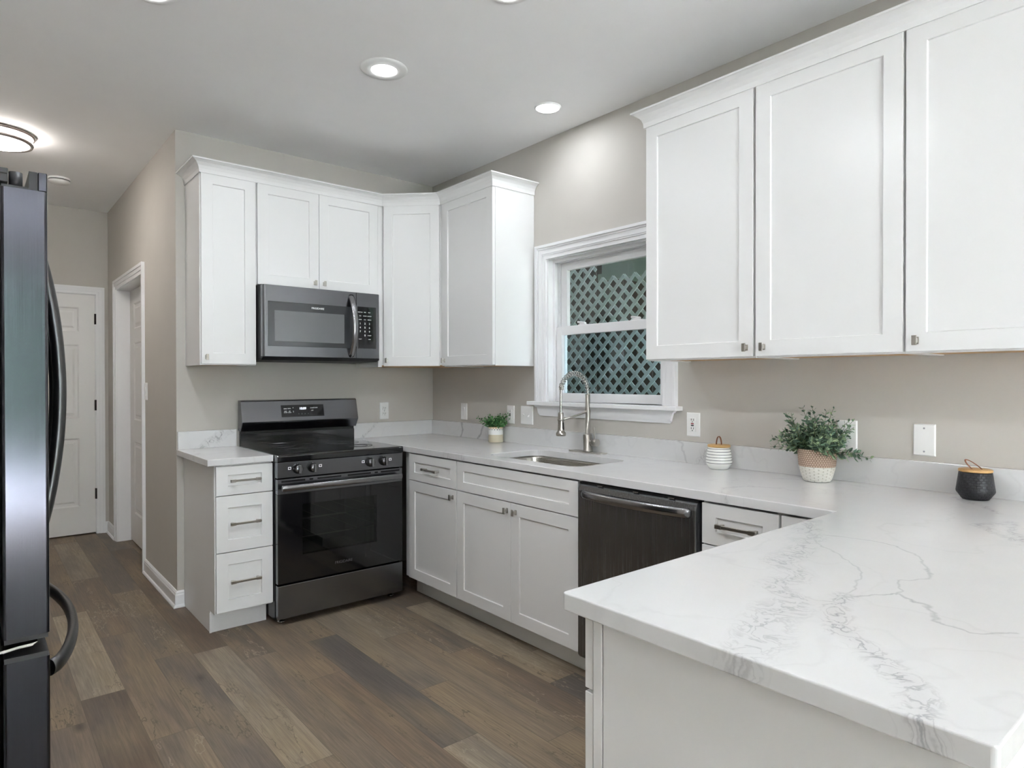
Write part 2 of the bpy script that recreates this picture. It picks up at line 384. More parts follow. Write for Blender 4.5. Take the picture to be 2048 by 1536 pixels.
class MB:
    def __init__(s): s.bm = bmesh.new(); s.uv = s.bm.loops.layers.uv.new('UVMap')
    def face(s, vs):
        try: return s.bm.faces.new(vs)
        except ValueError: return None
    def hexa(s, p):     # p: 8 points, bottom loop 0-3 then top loop 4-7
        v = [s.bm.verts.new(q) for q in p]
        for f in ((3, 2, 1, 0), (4, 5, 6, 7), (0, 1, 5, 4), (1, 2, 6, 5), (2, 3, 7, 6), (3, 0, 4, 7)):
            s.face([v[i] for i in f])
        return s
    def box(s, x0, x1, y0, y1, z0, z1):
        x0, x1 = sorted((x0, x1)); y0, y1 = sorted((y0, y1)); z0, z1 = sorted((z0, z1))
        return s.hexa([(x0, y0, z0), (x1, y0, z0), (x1, y1, z0), (x0, y1, z0), (x0, y0, z1), (x1, y0, z1), (x1, y1, z1), (x0, y1, z1)])
    def fbox(s, F, u0, u1, v0, v1, n0, n1):
        u0, u1 = sorted((u0, u1)); v0, v1 = sorted((v0, v1)); n0, n1 = sorted((n0, n1))
        return s.hexa([F(u0, v0, n1), F(u1, v0, n1), F(u1, v0, n0), F(u0, v0, n0), F(u0, v1, n1), F(u1, v1, n1), F(u1, v1, n0), F(u0, v1, n0)])
    def prism(s, pts, f0, f1):
        """polygon pts (a,b); f0/f1 map (a,b) to 3d at the two ends"""
        A = [s.bm.verts.new(f0(*p)) for p in pts]; B = [s.bm.verts.new(f1(*p)) for p in pts]
        n = len(pts)
        s.face(A[::-1]); s.face(B)
        for i in range(n): s.face([A[i], A[(i + 1) % n], B[(i + 1) % n], B[i]])
        return s
    def shaker(s, F, u0, u1, v0, v1, n0, n1, rail, rec=0.007, railv=None):
        rv = railv or rail
        a = [F(u0, v0, n1), F(u1, v0, n1), F(u1, v1, n1), F(u0, v1, n1)]
        b = [F(u0 + rail, v0 + rv, n1), F(u1 - rail, v0 + rv, n1), F(u1 - rail, v1 - rv, n1), F(u0 + rail, v1 - rv, n1)]
        e = 0.0015
        c = [F(u0 + rail + e, v0 + rv + e, n1 - rec), F(u1 - rail - e, v0 + rv + e, n1 - rec), F(u1 - rail - e, v1 - rv - e, n1 - rec), F(u0 + rail + e, v1 - rv - e, n1 - rec)]
        d = [F(u0, v0, n0), F(u1, v0, n0), F(u1, v1, n0), F(u0, v1, n0)]
        V = [[s.bm.verts.new(p) for p in L] for L in (a, b, c, d)]
        for i in range(4):
            j = (i + 1) % 4
            s.face([V[0][i], V[0][j], V[1][j], V[1][i]])
            s.face([V[1][i], V[1][j], V[2][j], V[2][i]])
            s.face([V[3][i], V[3][j], V[0][j], V[0][i]])
        s.face(V[2]); s.face(V[3][::-1])
        return s
    def tube(s, pts, r, n=10, closed=False, flat=None):
        pts = [Vector(p) for p in pts]; rs = r if isinstance(r, (list, tuple)) else [r] * len(pts)
        rings = []; ref = None
        m = len(pts)
        for i, p in enumerate(pts):
            if closed: t = (pts[(i + 1) % m] - pts[i - 1]).normalized()
            else: t = (pts[min(i + 1, m - 1)] - pts[max(i - 1, 0)]).normalized()
            if ref is None:
                ref = t.cross(Vector((0, 0, 1)))
                if ref.length < 1e-3: ref = t.cross(Vector((1, 0, 0)))
                ref.normalize()
            else:
                ref = (ref - t * ref.dot(t)).normalized()
            bi = t.cross(ref)
            fx, fy = flat if flat else (1, 1)
            rings.append([s.bm.verts.new(p + (ref * math.cos(2 * PI * k / n) * fx + bi * math.sin(2 * PI * k / n) * fy) * rs[i]) for k in range(n)])
        for a, b in zip(rings, rings[1:] + ([rings[0]] if closed else [])):
            for k in range(n):
                f = s.face([a[k], a[(k + 1) % n], b[(k + 1) % n], b[k]])
                if f: f.smooth = True
        if not closed: s.face(rings[0][::-1]); s.face(rings[-1])
        return s
    def lathe(s, prof, c, n=40, axis='z', smooth=True, F=None):
        """prof: list of (r, h); c centre"""
        c = Vector(c); rings = []
        def P(r, h, a):
            if F is not None: return c + F.u * (r * math.cos(a)) + F.v * (r * math.sin(a)) + F.n * h
            return c + Vector((r * math.cos(a), r * math.sin(a), h))
        hs = [h for _, h in prof]; h0, h1 = min(hs), max(hs)
        for r, h in prof:
            if r < 1e-6: rings.append([s.bm.verts.new(P(0, h, 0))])
            else: rings.append([s.bm.verts.new(P(r, h, 2 * PI * k / n)) for k in range(n)])
        for i, (a, b) in enumerate(zip(rings, rings[1:])):
            va = (prof[i][1] - h0) / max(h1 - h0, 1e-9); vb = (prof[i + 1][1] - h0) / max(h1 - h0, 1e-9)
            for k in range(n):
                k2 = (k + 1) % n
                q = [(a[k % len(a)], k, va), (a[k2 % len(a)], k + 1, va), (b[k2 % len(b)], k + 1, vb), (b[k % len(b)], k, vb)]
                seen = []; uvs = []
                for vt, kk, vv in q:
                    if vt not in seen: seen.append(vt); uvs.append((kk / n, vv))
                if len(seen) < 3: continue
                f = s.face(seen)
                if f:
                    f.smooth = smooth
                    for lp, uv in zip(f.loops, uvs): lp[s.uv].uv = uv
        return s
    def disc(s, F, u, v, n, r, seg=16, ru=None):
        vs = [s.bm.verts.new(F(u + (ru or r) * math.cos(2 * PI * k / seg), v + r * math.sin(2 * PI * k / seg), n)) for k in range(seg)]
        s.face(vs); return s

def world_origin(o):
    p = Vector((0, 0, 0))
    while o is not None: p += o.location; o = o.parent
    return p

def obj(name, mb, m, parent=None, bevel=0.0, seg=2, label=None, base=None):
    org = world_origin(parent) if parent is not None else Vector(base or (0, 0, 0))
    bmesh.ops.remove_doubles(mb.bm, verts=mb.bm.verts, dist=1e-6)
    bmesh.ops.recalc_face_normals(mb.bm, faces=mb.bm.faces)
    bmesh.ops.translate(mb.bm, verts=mb.bm.verts, vec=-org)
    me = bpy.data.meshes.new(name); mb.bm.to_mesh(me); mb.bm.free()
    me.materials.append(m)
    o = bpy.data.objects.new(name, me); COL.objects.link(o)
    if parent is not None: o.parent = parent
    else: o.location = org
    if bevel:
        md = o.modifiers.new('soft_edges', 'BEVEL'); md.width = bevel; md.segments = seg; md.limit_method = 'ANGLE'; md.angle_limit = math.radians(35)
        md.harden_normals = False
    if label: o['label'] = label
    return o

def thing(name, label, cat, loc, group=None):
    o = bpy.data.objects.new(name, None); COL.objects.link(o); o.location = loc
    o.empty_display_size = 0.05
    o['label'] = label; o['category'] = cat
    if group: o['group'] = group
    return o

def tag(o, label, cat, group=None):
    o['label'] = label; o['category'] = cat
    if group: o['group'] = group
    return o

def struct(name, mb, m, bevel=0.0, base=None):
    o = obj(name, mb, m, None, bevel, base=base); o['kind'] = 'structure'; return o

def struct_root(name, loc):
    o = bpy.data.objects.new(name, None); COL.objects.link(o); o.location = loc; o['kind'] = 'structure'
    o.empty_display_size = 0.05
    return o

def text(name, s, F, u, v, n, size, m, parent, align='CENTER', squash=1.0):
    cu = bpy.data.curves.new(name, 'FONT'); cu.body = s; cu.size = size; cu.align_x = align; cu.align_y = 'CENTER'; cu.extrude = 0.0002
    t = bpy.data.objects.new(name + '_curve', cu); COL.objects.link(t)
    bpy.context.view_layer.update()
    dg = bpy.context.evaluated_depsgraph_get()
    me = bpy.data.meshes.new_from_object(t.evaluated_get(dg))
    bpy.data.objects.remove(t); bpy.data.curves.remove(cu)
    org = world_origin(parent)
    for vt in me.vertices:
        p = F(u + vt.co.x * squash, v + vt.co.y, n + vt.co.z) - org
        vt.co = p
    me.name = name; me.materials.clear(); me.materials.append(m)
    o = bpy.data.objects.new(name, me); COL.objects.link(o); o.parent = parent
    return o

# ------------------------------------------------------------------ the room
XL = -1.755; HY = 2.43; LX = -3.42; RY = -8.4
struct('floor', MB().box(LX - .1, 0.14, RY - .1, HY + .12, -0.05, 0.0), M['floor'])
struct('ceiling', MB().box(LX - .1, 0.14, RY - .1, HY + .12, ZC, ZC + 0.08), M['ceiling'])
struct('shading_roof', MB().box(LX - .3, 1.85, RY - .5, HY + 2.0, ZC + 0.081, ZC + 0.7), M['trim'])  # unseen; added and widened to shade the lattice outside
struct('wall_back', MB().box(XL, 0.0, 0.0, 0.12, 0, ZC), M['wall'])
# window wall with the opening for window_1
WY0, WY1, WZ0, WZ1 = -1.262, -2.120, 1.150, 2.050
w = MB()
w.box(0, 0.14, RY, WY1, 0, ZC).box(0, 0.14, WY0, HY, 0, ZC).box(0, 0.14, WY1, WY0, 0, WZ0).box(0, 0.14, WY1, WY0, WZ1, ZC)
struct('wall_right', w, M['wall'])
# hall side wall with a doorway
DY0, DY1, DZ = 0.955, 1.985, 2.05
w = MB()
w.box(XL, XL + .13, 0.12, DY0, 0, ZC).box(XL, XL + .13, DY1, HY, 0, ZC).box(XL, XL + .13, DY0, DY1, DZ, ZC)
struct('wall_hall', w, M['wall'])
# far wall of the hall with a doorway, plus an added box blocking light under the door
FX0, FX1 = -2.62, -1.845
w = MB()
w.box(LX, FX0, HY, HY + .12, 0, ZC).box(FX1, 0.14, HY, HY + .12, 0, ZC).box(FX0, FX1, HY, HY + .12, DZ, ZC).box(FX0 - .1, FX1 + .1, HY + .12, HY + .2, 0, DZ + .1)
struct('wall_far', w, M['wall'])
# left wall and rear wall, the rear one with a wide opening added for daylight
w = MB()
w.box(LX - .1, LX, RY - .1, HY + .12, 0, ZC)
struct('wall_left', w, M['wall'])
w = MB()
w.box(LX, -3.30, RY - .1, RY, 0, ZC).box(-1.20, 0.14, RY - .1, RY, 0, ZC).box(-3.30, -1.20, RY - .1, RY, 2.45, ZC)
struct('wall_rear', w, M['wall'])

def six_panel(F, u0, u1, v0, v1, n0, n1):
    """six-panel door leaf"""
    mb = MB(); W = u1 - u0; H = v1 - v0
    st = 0.115 * W / 0.76; mid = 0.10 * W / 0.76
    pw = (W - 2 * st - mid) / 2
    rows = [(0.115 * H, 0.40 * H), (0.485 * H, 0.79 * H), (0.845 * H, 0.945 * H)]
    us = [u0, u0 + st, u0 + st + pw, u0 + st + pw + mid, u1 - st, u1]
    vs = [v0]
    for a, b in rows: vs += [v0 + a, v0 + b]
    vs.append(v1)
    rec = 0.010
    for i in range(5):
        for j in range(7):
            ua, ub, va, vb = us[i], us[i + 1], vs[j], vs[j + 1]
            if i in (1, 3) and j in (1, 3, 5):
                L = [[mb.bm.verts.new(F(ua + d, va + d, h)) , mb.bm.verts.new(F(ub - d, va + d, h)), mb.bm.verts.new(F(ub - d, vb - d, h)), mb.bm.verts.new(F(ua + d, vb - d, h))]
                     for d, h in ((0, n1), (0.012, n1 - rec), (0.030, n1 - rec), (0.045, n1 - 0.003))]
                for A, B in zip(L, L[1:]):
                    for q in range(4): mb.face([A[q], A[(q + 1) % 4], B[(q + 1) % 4], B[q]])
                mb.face(L[-1])
            else:
                mb.face([mb.bm.verts.new(F(*p, n1)) for p in ((ua, va), (ub, va), (ub, vb), (ua, vb))])
    mb.fbox(F, u0, u1, v0, v1, n0, n1 - 0.0125)
    for (a, b, c, d) in ((u0, u0 + .003, v0, v1), (u1 - .003, u1, v0, v1), (u0, u1, v0, v0 + .003), (u0, u1, v1 - .003, v1)):
        mb.fbox(F, a, b, c, d, n1 - 0.0125, n1 - 0.0002)
    return mb

def casing(F, u0, u1, v1, wd, n, name, parent, v0=0.0):
    """door casing around an opening u0..u1 up to v1 : three mitred boards in one part"""
    mb = MB()
    for (t0, t1, th) in ((0.0, wd * 0.35, 0.010), (wd * 0.35, wd * 0.72, 0.015), (wd * 0.72, wd, 0.020)):
        A = lambda d: [(u0 - d, v0), (u0 - d, v1 + d), (u1 + d, v1 + d), (u1 + d, v0)]
        a = A(t0); b = A(t1)
        for i in range(3):
            p = [a[i], a[i + 1], b[i + 1], b[i]]
            mb.hexa([F(*q, n) for q in p] + [F(*q, n + th) for q in p])
    return obj(name, mb, M['trim'], parent)

# door_1 : end of the hall
d1 = struct_root('door_1', ((FX0 + FX1) / 2, HY, 0))
obj('leaf', six_panel(FB, FX0 + .006, FX1 - .006, 0.012, DZ - .006, -(HY + .045), -(HY + .008)), M['door'], d1)
casing(FB, FX0, FX1, DZ, 0.062, -HY, 'casing', d1)
mb = MB(); mb.fbox(FB, FX0, FX1, DZ - .005, DZ, -(HY + .12), -HY).fbox(FB, FX0, FX0 + .005, 0, DZ, -(HY + .12), -HY).fbox(FB, FX1 - .005, FX1, 0, DZ, -(HY + .12), -HY)
obj('jamb', mb, M['trim'], d1)
for hz in (1.84, 1.103, 0.345):
    mb = MB().tube([(FX1 - .003, HY - .004, hz - .045), (FX1 - .003, HY - .004, hz + .045)], 0.008, 10)
    mb.fbox(FB, FX1 - .012, FX1 + .003, hz - .045, hz + .045, -HY - .004, -HY - .001)
    obj('hinge', mb, M['hinge'], d1, label='dark bronze hinge')
# door_2 : in the hall side wall, leaf set back in the wall
d2 = struct_root('door_2', (XL, (DY0 + DY1) / 2, 0))
FH = Frame((0, 0, 0), (0, -1, 0))
obj('leaf', six_panel(FW, -DY1 + .006, -DY0 - .006, 0.012, DZ - .006, -(XL + .128), -(XL + .092)), M['door'], d2)
casing(FW, -DY1, -DY0, DZ, 0.075, -XL, 'casing', d2)
mb = MB(); mb.fbox(FW, -DY1, -DY0, DZ - .005, DZ, -(XL + .13), -XL).fbox(FW, -DY1, -DY1 + .005, 0, DZ, -(XL + .13), -XL).fbox(FW, -DY0 - .005, -DY0, 0, DZ, -(XL + .13), -XL)
obj('jamb', mb, M['trim'], d2)

# baseboards with shoe moulding
BBP = [(0, 0), (0.024, 0), (0.024, 0.006), (0.020, 0.014), (0.014, 0.018), (0.014, 0.070), (0.011, 0.078), (0.011, 0.084), (0.005, 0.094), (0, 0.094)]
def baseboard(name, F, u0, u1, n, mit0=0, mit1=0):
    mb = MB().prism(BBP, lambda a, b: F(u0 - mit0 * a, b, n + a), lambda a, b: F(u1 + mit1 * a, b, n + a))
    return struct(name, mb, M['trim'])
baseboard('baseboard_hall', FW, -DY0 + .0755, 0.0, -XL, 0, 1)
baseboard('baseboard_hallend', FW, -HY, -DY1 - .0755, -XL, 0, 0)
baseboard('baseboard_back', FB, XL, -1.7195, 0.0, 1, 0)
baseboard('baseboard_far', FB, FX1 + .0625, XL, -HY, 0, 0)

# window_1 over the sink
wd = struct_root('window_1', (0, (WY0 + WY1) / 2, WZ0))
mb = MB()
CW = 0.085
for (t0, t1, th) in ((0.0, .022, 0.012), (.022, .030, 0.016), (.030, .058, 0.018), (.058, .068, .022), (.068, CW, 0.028)):
    A = lambda d: [(-WY0 - d, 1.185), (-WY0 - d, WZ1 - .01 + d), (-WY1 + d, WZ1 - .01 + d), (-WY1 + d, 1.185)]
    a = A(t0); b = A(t1)
    for i in range(3):
        p = [a[i], a[i + 1], b[i + 1], b[i]]
        mb.hexa([FW(*q, 0.0) for q in p] + [FW(*q, th) for q in p])
obj('casing', mb, M['trim'], wd, 0.0015)
obj('stool', MB().box(-0.055, 0.045, -1.134, -2.231, 1.163, 1.185).box(0.0, .05, WY0, WY1, 1.15, 1.185), M['trim'], wd, 0.003)
mb = MB()
for (a, b, th, e) in ((1.098, 1.112, .010, .058), (1.112, 1.150, .016, .050), (1.150, 1.163, .024, .032)):
    mb.hexa([FW(1.134 + e + .012, a, 0), FW(2.231 - e - .012, a, 0), FW(2.231 - e - .012, a, th), FW(1.134 + e + .012, a, th),
             FW(1.134 + e, b, 0), FW(2.231 - e, b, 0), FW(2.231 - e, b, th), FW(1.134 + e, b, th)])
obj('apron', mb, M['trim'], wd)
mb = MB()
t = 0.012
mb.box(0, .14, WY0, WY0 - t, 1.185, WZ1).box(0, .14, WY1, WY1 + t, 1.185, WZ1).box(0, .14, WY0 - t, WY1 + t, WZ1 - t, WZ1)
for x0, x1, tt in ((.035, .048, .030), (.080, .088, .030), (.120, .14, .030)):
    mb.box(x0, x1, WY0 - t, WY0 - tt, 1.185, WZ1 - t).box(x0, x1, WY1 + t, WY1 + tt, 1.185, WZ1 - t).box(x0, x1, WY0 - tt, WY1 + tt, WZ1 - tt, WZ1 - t)
mb.box(.05, .14, WY0 - t, WY1 + t, 1.15, 1.182)
obj('jamb', mb, M['trim'], wd)
def sash(name, x0, x1, y0, y1, z0, z1, st, bot, top, gm):
    mb = MB()
    mb.box(x0, x1, y0, y0 - st, z0, z1).box(x0, x1, y1, y1 + st, z0, z1).box(x0, x1, y0 - st, y1 + st, z0, z0 + bot).box(x0, x1, y0 - st, y1 + st, z1 - top, z1)
    s = obj(name, mb, M['trim'], wd, 0.002)
    xm = x1 - .004
    obj('pane', MB().box(xm - .002, xm + .002, y0 - st, y1 + st, z0 + bot, z1 - top), gm, s, label='clear glass pane')
    return s
s_lo = sash('lower_sash', .049, .079, WY0 - .030, WY1 + .013, 1.186, 1.632, .045, .050, .050, M['wglass2'])
s_up = sash('upper_sash', .089, .119, WY0 - .030, WY1 + .013, 1.590, WZ1 - .031, .048, .045, .045, M['wglass'])
for ly in (-1.50, -1.90):
    mb = MB().box(.052, .076, ly - .030, ly + .030, 1.632, 1.638).box(.055, .072, ly - .018, ly + .022, 1.638, 1.648)
    mb.tube([(.064, ly - .016, 1.645), (.058, ly + .02, 1.650), (.052, ly + .034, 1.652)], .006, 8)
    obj('sash_lock', mb, M['trim'], wd)

# patio opening added in the unseen rear wall to let daylight in
d3 = struct_root('daylight_door', (-1.75, RY - .05, 0))  # added glass door, daylight source for the kitchen
mb = MB()
for a, b in ((-3.30, -3.23), (-2.29, -2.21), (-1.27, -1.20)): mb.box(a, b, RY - .08, RY - .02, 0, 2.45)
mb.box(-3.30, -1.20, RY - .08, RY - .02, 0, .08).box(-3.30, -1.20, RY - .08, RY - .02, 2.37, 2.45)
obj('frame', mb, M['trim'], d3)
for a, b in ((-3.23, -2.29), (-2.21, -1.27)):
    obj('pane', MB().box(a, b, RY - .052, RY - .048, .08, 2.37), M['wglass'], d3)
# outdoors
struct('ground', MB().box(-14, 10, -20, 8, -0.35, -0.12), M['lawn'])
struct('patio_bounce', MB().box(-9, 5, -13.0, RY - .1, -0.12, -0.03), M['concrete'])  # added pale slab, bounces sunlight up to the ceiling
struct('wall_outside', MB().box(1.75, 1.85, -6.0, 2.5, -0.12, 2.84), M['brown'])
mb = MB()
for i in range(-2, 14):
    y = -0.2 - i * 0.16
    mb.box(1.735, 1.752, y, y - .012, -0.12, 3.3)
struct('trim_1', mb, M['brown'])
struct('wall_outside_shade', MB().box(0.145, 1.745, 2.3, 2.4, -0.12, 2.84), M['brown'])  # added wall, keeps sky light off the strip beside the lattice
mb = MB().box(1.20, 1.745, -6.0, -0.63, 2.135, 2.16).box(1.18, 1.20, -6.0, -0.63, 2.12, 2.50).box(1.15, 1.18, -6.0, -0.615, 2.095, 2.150)
struct('trim_2', mb, M['fascia'])

def lattice_panel(name, label, y0, y1, z0, z1, x, cut_top):
    mb = MB(); W = .0245; Pn = 0.098; t = .006
    Lz = z1 - z0
    for sgn in (1, -1):
        k0 = int((y1 - Lz - 1) / Pn) - 2; k1 = int((y0 + Lz + 1) / Pn) + 2
        for kk in range(k0, k1):
            c = kk * Pn     # lath centre line: y = c + sgn*(z - zref)
            zref = z0
            # clip centreline to the panel
            ta, tb = 0.0, Lz
            lo = (y1 - c) * sgn; hi = (y0 - c) * sgn
            if lo > hi: lo, hi = hi, lo
            ta = max(ta, lo); tb = min(tb, hi)
            if tb - ta < 0.03: continue
            if cut_top:
                pass
            d = Vector((0, sgn, 1)).normalized(); nrm = Vector((0, 1, -sgn)).normalized() * (W / 2)
            a = Vector((x, c + sgn * ta, z0 + ta)); b = Vector((x, c + sgn * tb, z0 + tb))
            xo = Vector((t if sgn > 0 else 0, 0, 0)); th = Vector((t * .98, 0, 0))
            mb.hexa([a - nrm + xo, a + nrm + xo, a + nrm + xo + th, a - nrm + xo + th, b - nrm + xo, b + nrm + xo, b + nrm + xo + th, b - nrm + xo + th])
    o = obj(name, mb, M['lattice'], None, base=(x, (y0 + y1) / 2, z0))
    tag(o, label, 'lattice', 'lattice panels outside the window')
    return o
lattice_panel('lattice_panel', 'taller pale green lattice panel outside, filling the left of the window', 0.4, -0.912, -0.12, 2.9, 0.80, False)
lattice_panel('lattice_panel', 'shorter pale green lattice panel outside the window with a pointed top', -0.9125, -3.2, -0.12, 2.04, 0.80, True)

# hedge added behind the rear opening so reflections turn green
mb = MB(); rr = random.Random(3)
for i in range(3000):
    p = Vector((rr.uniform(-7, 2.5), rr.uniform(-14.2, -13.1), rr.uniform(-0.2, 1.2)))
    a = Vector((rr.gauss(0, 1), rr.gauss(0, 1), rr.gauss(0, 1))).normalized() * rr.uniform(.08, .17)
    b = a.orthogonal().normalized() * a.length * .6
    vs = [mb.bm.verts.new(q) for q in (p - a, p + b, p + a, p - b)]
    mb.bm.faces.new(vs)
hd = obj('hedge', mb, M['hedge'], None, base=(-2, -13.6, -0.2)); hd['kind'] = 'stuff'
tag(hd, 'low green hedge added out of view behind the viewer for green reflections', 'hedge')
tr = thing('reflection_tree', 'dense green tree added out of view behind the viewer for its reflection', 'tree', (-2.0, -12.15, -0.05))  # added unseen tree, darkens the sky mirrored in the refrigerator
obj('trunk', MB().tube([(-2.0, -12.15, -.12), (-2.03, -12.15, .6), (-1.98, -12.58, 1.6)], [.09, .075, .05], 10), M['stem'], tr)
mb = MB()
for i in range(2600):
    q = Vector((rr.gauss(0, 1), rr.gauss(0, 1), rr.gauss(0, 1))).normalized() * rr.uniform(.3, 1) ** .5
    p = Vector((-2.0 + q.x * .95, -12.15 + q.y * .8, 2.15 + q.z * 2.0))
    a = Vector((rr.gauss(0, 1), rr.gauss(0, 1), rr.gauss(0, 1))).normalized() * rr.uniform(.08, .16)
    b = a.orthogonal().normalized() * a.length * .6
    mb.bm.faces.new([mb.bm.verts.new(q2) for q2 in (p - a, p + b, p + a, p - b)])
obj('crown', mb, M['hedge'], tr)

# ------------------------------------------------------------------ ceiling lamps
def recessed(label, x, y, rt, rl, power, dome):
    t = thing('recessed_light', label, 'ceiling light', (x, y, ZC), 'recessed ceiling lights')
    prof = [(rl, -.004), (rl + .004, -.010), (rt - .006, -.008), (rt, -.002), (rt, 0.0)]
    obj('trim_ring', MB().lathe(prof, (x, y, ZC), 48), M['white'], t)
    pr = [(0, -dome)] + [(rl * math.sin(a * PI / 16), -0.004 - (dome - .004) * math.cos(a * PI / 16)) for a in range(1, 9)]
    obj('lens', MB().lathe(pr, (x, y, ZC), 40), M['lens'], t)
    ld = bpy.data.lights.new('lamp_glow', 'AREA'); ld.shape = 'DISK'; ld.size = rl * 1.7; ld.energy = power; ld.color = (0.93, 0.97, 1.02)
    lo = bpy.data.objects.new('lamp_glow', ld); COL.objects.link(lo); lo.parent = t; lo.location = (0, 0, -dome - .006)
    return t
recessed('round recessed ceiling light with a wide trim ring, above the floor before the range', -1.182, -1.421, .108, .058, CAN_W * 0.5, .014)
recessed('small round recessed ceiling light nearest the window wall, above the sink', -.303, -1.594, .072, .062, CAN_W * 0.7, .008)
recessed('recessed ceiling light cut by the top edge, left of the centre of the ceiling', -2.150, -1.420, .095, .062, CAN_W * 2.0, .014)
recessed('recessed ceiling light cut by the top edge, on the right above the peninsula side', -1.130, -2.270, .095, .062, CAN_W * 0.35, .014)

recessed('added recessed ceiling light out of view, brightening the base cabinets and floor', -2.150, -2.55, .095, .062, CAN_W * 4.0, .014)  # extra unseen lamp, added to lift the low cabinets

fl = thing('flush_ceiling_light', 'round flush ceiling lamp with two metal rings in the hall', 'ceiling light', (-2.545, 0.70, ZC))
c = (-2.545, 0.70, ZC)
obj('glass_shade', MB().lathe([(.165, 0), (.168, -.03), (.165, -.045), (.15, -.062), (.11, -.076), (.06, -.083), (0, -.085)], c, 56), M['lens2'], fl)
for h, r in ((-.010, .170), (-.055, .160)):
    obj('ring', MB().lathe([(r - .004, h - .009), (r + .010, h - .009), (r + .014, h), (r + .010, h + .009), (r - .004, h + .009), (r - .004, h - .009)], c, 56), M['bronze'], fl)
sd = thing('smoke_detector', 'white smoke detector on the hall ceiling', 'smoke detector', (-2.175, 1.53, ZC))
c = (-2.175, 1.53, ZC)
obj('housing', MB().lathe([(.068, 0), (.068, -.010), (.064, -.012), (.064, -.018), (.066, -.020), (.058, -.034), (.02, -.040), (0, -.040)], c, 40), M['white'], sd)
obj('vent_slots', MB().lathe([(.0655, -.0125), (.0655, -.0175)], c, 40), M['dark'], sd)

# ------------------------------------------------------------------ cabinets
def bar_pull(F, u, v, n, parent, L=0.155):
    mb = MB()
    mb.fbox(F, u - L / 2, u + L / 2, v - .0055, v + .0055, n + .024, n + .033)
    for q in (-1, 1):
        e = u + q * (L / 2 - .014)
        mb.fbox(F, e - .0055, e + .0055, v - .0055, v + .0055, n, n + .024)
        mb.fbox(F, e - .014, e + .012, v - .0075, v + .0075, n + .021, n + .0345)
    return obj('bar_pull', mb, M['nickel'], parent, 0.0012, label='brushed nickel bar pull')

def tab_knob(F, u, v, n, parent):
    mb = MB().fbox(F, u - .007, u + .007, v - .016, v + .016, n + .020, n + .027)
    mb.fbox(F, u - .004, u + .004, v - .008, v + .008, n, n + .020).fbox(F, u - .007, u + .007, v - .012, v + .012, n, n + .003)
    return obj('knob', mb, M['nickel'], parent, 0.0015, label='brushed nickel knob')

def door(F, u0, u1, v0, v1, n0, parent, knob=None, rail=.060, name='door', railv=None, th=.02):
    d = obj(name, MB().shaker(F, u0, u1, v0, v1, n0, n0 + th, rail, railv=railv), M['cab'], parent, 0.0012)
    if knob: tab_knob(F, knob[0], knob[1], n0 + th, d)
    return d

def drawer(F, u0, u1, v0, v1, n0, parent, rail=.057, railv=.048, pull=True, th=.02):
    d = obj('drawer_front', MB().shaker(F, u0, u1, v0, v1, n0, n0 + th, rail, railv=railv), M['cab'], parent, 0.0012)
    if pull: bar_pull(F, (u0 + u1) / 2, (v0 + v1) / 2, n0 + th - .007, d)
    return d

def carcass(F, u0, u1, v0, v1, n0, n1, parent, name='carcass', top=True, t=.018):
    mb = MB()
    mb.fbox(F, u0, u0 + t, v0, v1, n0, n1).fbox(F, u1 - t, u1, v0, v1, n0, n1)
    mb.fbox(F, u0 + t, u1 - t, v0 + .012, v0 + .012 + t, n0 + .004, n1 - .018)
    mb.fbox(F, u0 + t, u1 - t, v0 + .012, v1, n0, n0 + .006)
    if top: mb.fbox(F, u0 + t, u1 - t, v1 - t, v1, n0 + .006, n1)
    mb.fbox(F, u0 + t, u1 - t, v0, v0 + .030, n1 - .018, n1)
    return obj(name, mb, M['cab'], parent)

UZ0, UZ1 = 1.400, 2.458
UD = 0.305
G_UP = 'wall cabinets around the corner'
def underside(F, u0, u1, parent, v=UZ0, n0=.002, n1=UD - .002):
    return obj('underside', MB().fbox(F, u0 + .0185, u1 - .0185, v + .004, v + .0115, n0 + .004, n1 - .019), M['birch'], parent, label='bare wood underside')

c = thing('wall_cabinet', 'tall narrow white wall cabinet at the left end, left of the microwave', 'cabinet', (-1.555, -.15, UZ0), G_UP)
carcass(FB, -1.705, -1.404, UZ0, UZ1, 0.001, UD, c); underside(FB, -1.705, -1.404, c)
door(FB, -1.700, -1.409, UZ0 + .006, UZ1 - .002, UD, c, (-1.676, 1.443))
c = thing('wall_cabinet', 'short two-door white wall cabinet above the microwave', 'cabinet', (-1.015, -.15, 1.866), G_UP)
carcass(FB, -1.402, -.628, 1.866, UZ1, 0.001, UD, c)
door(FB, -1.398, -1.0305, 1.869, UZ1 - .002, UD, c, (-1.058, 1.905)); door(FB, -1.0275, -.631, 1.869, UZ1 - .002, UD, c, (-1.000, 1.905))
# diagonal corner cabinet
c = thing('corner_wall_cabinet', 'white diagonal corner wall cabinet right of the microwave', 'cabinet', (-.2, -.2, UZ0), G_UP)
pts = [(-.001, -.001), (-.610, -.001), (-.610, -.311), (-.584, -.311), (-.311, -.584), (-.311, -.609), (-.001, -.609)]
mb = MB().prism(pts, lambda a, b: Vector((a, b, UZ0 + .012)), lambda a, b: Vector((a, b, UZ1)))
obj('carcass', mb, M['cab'], c)
obj('filler', MB().fbox(FB, -.628, -.601, UZ0, UZ1, 0.02, .320).fbox(FB, -.626, -.612, UZ0, UZ1 - .3, 0.002, .02), M['cab'], c)
mb = MB().prism([(-.603, -.321), (-.590, -.321), (-.321, -.590), (-.321, -.603), (-.311, -.584), (-.584, -.311)], lambda a, b: Vector((a, b, UZ0)), lambda a, b: Vector((a, b, UZ0 + .03)))
DL = math.hypot(.275, .275)
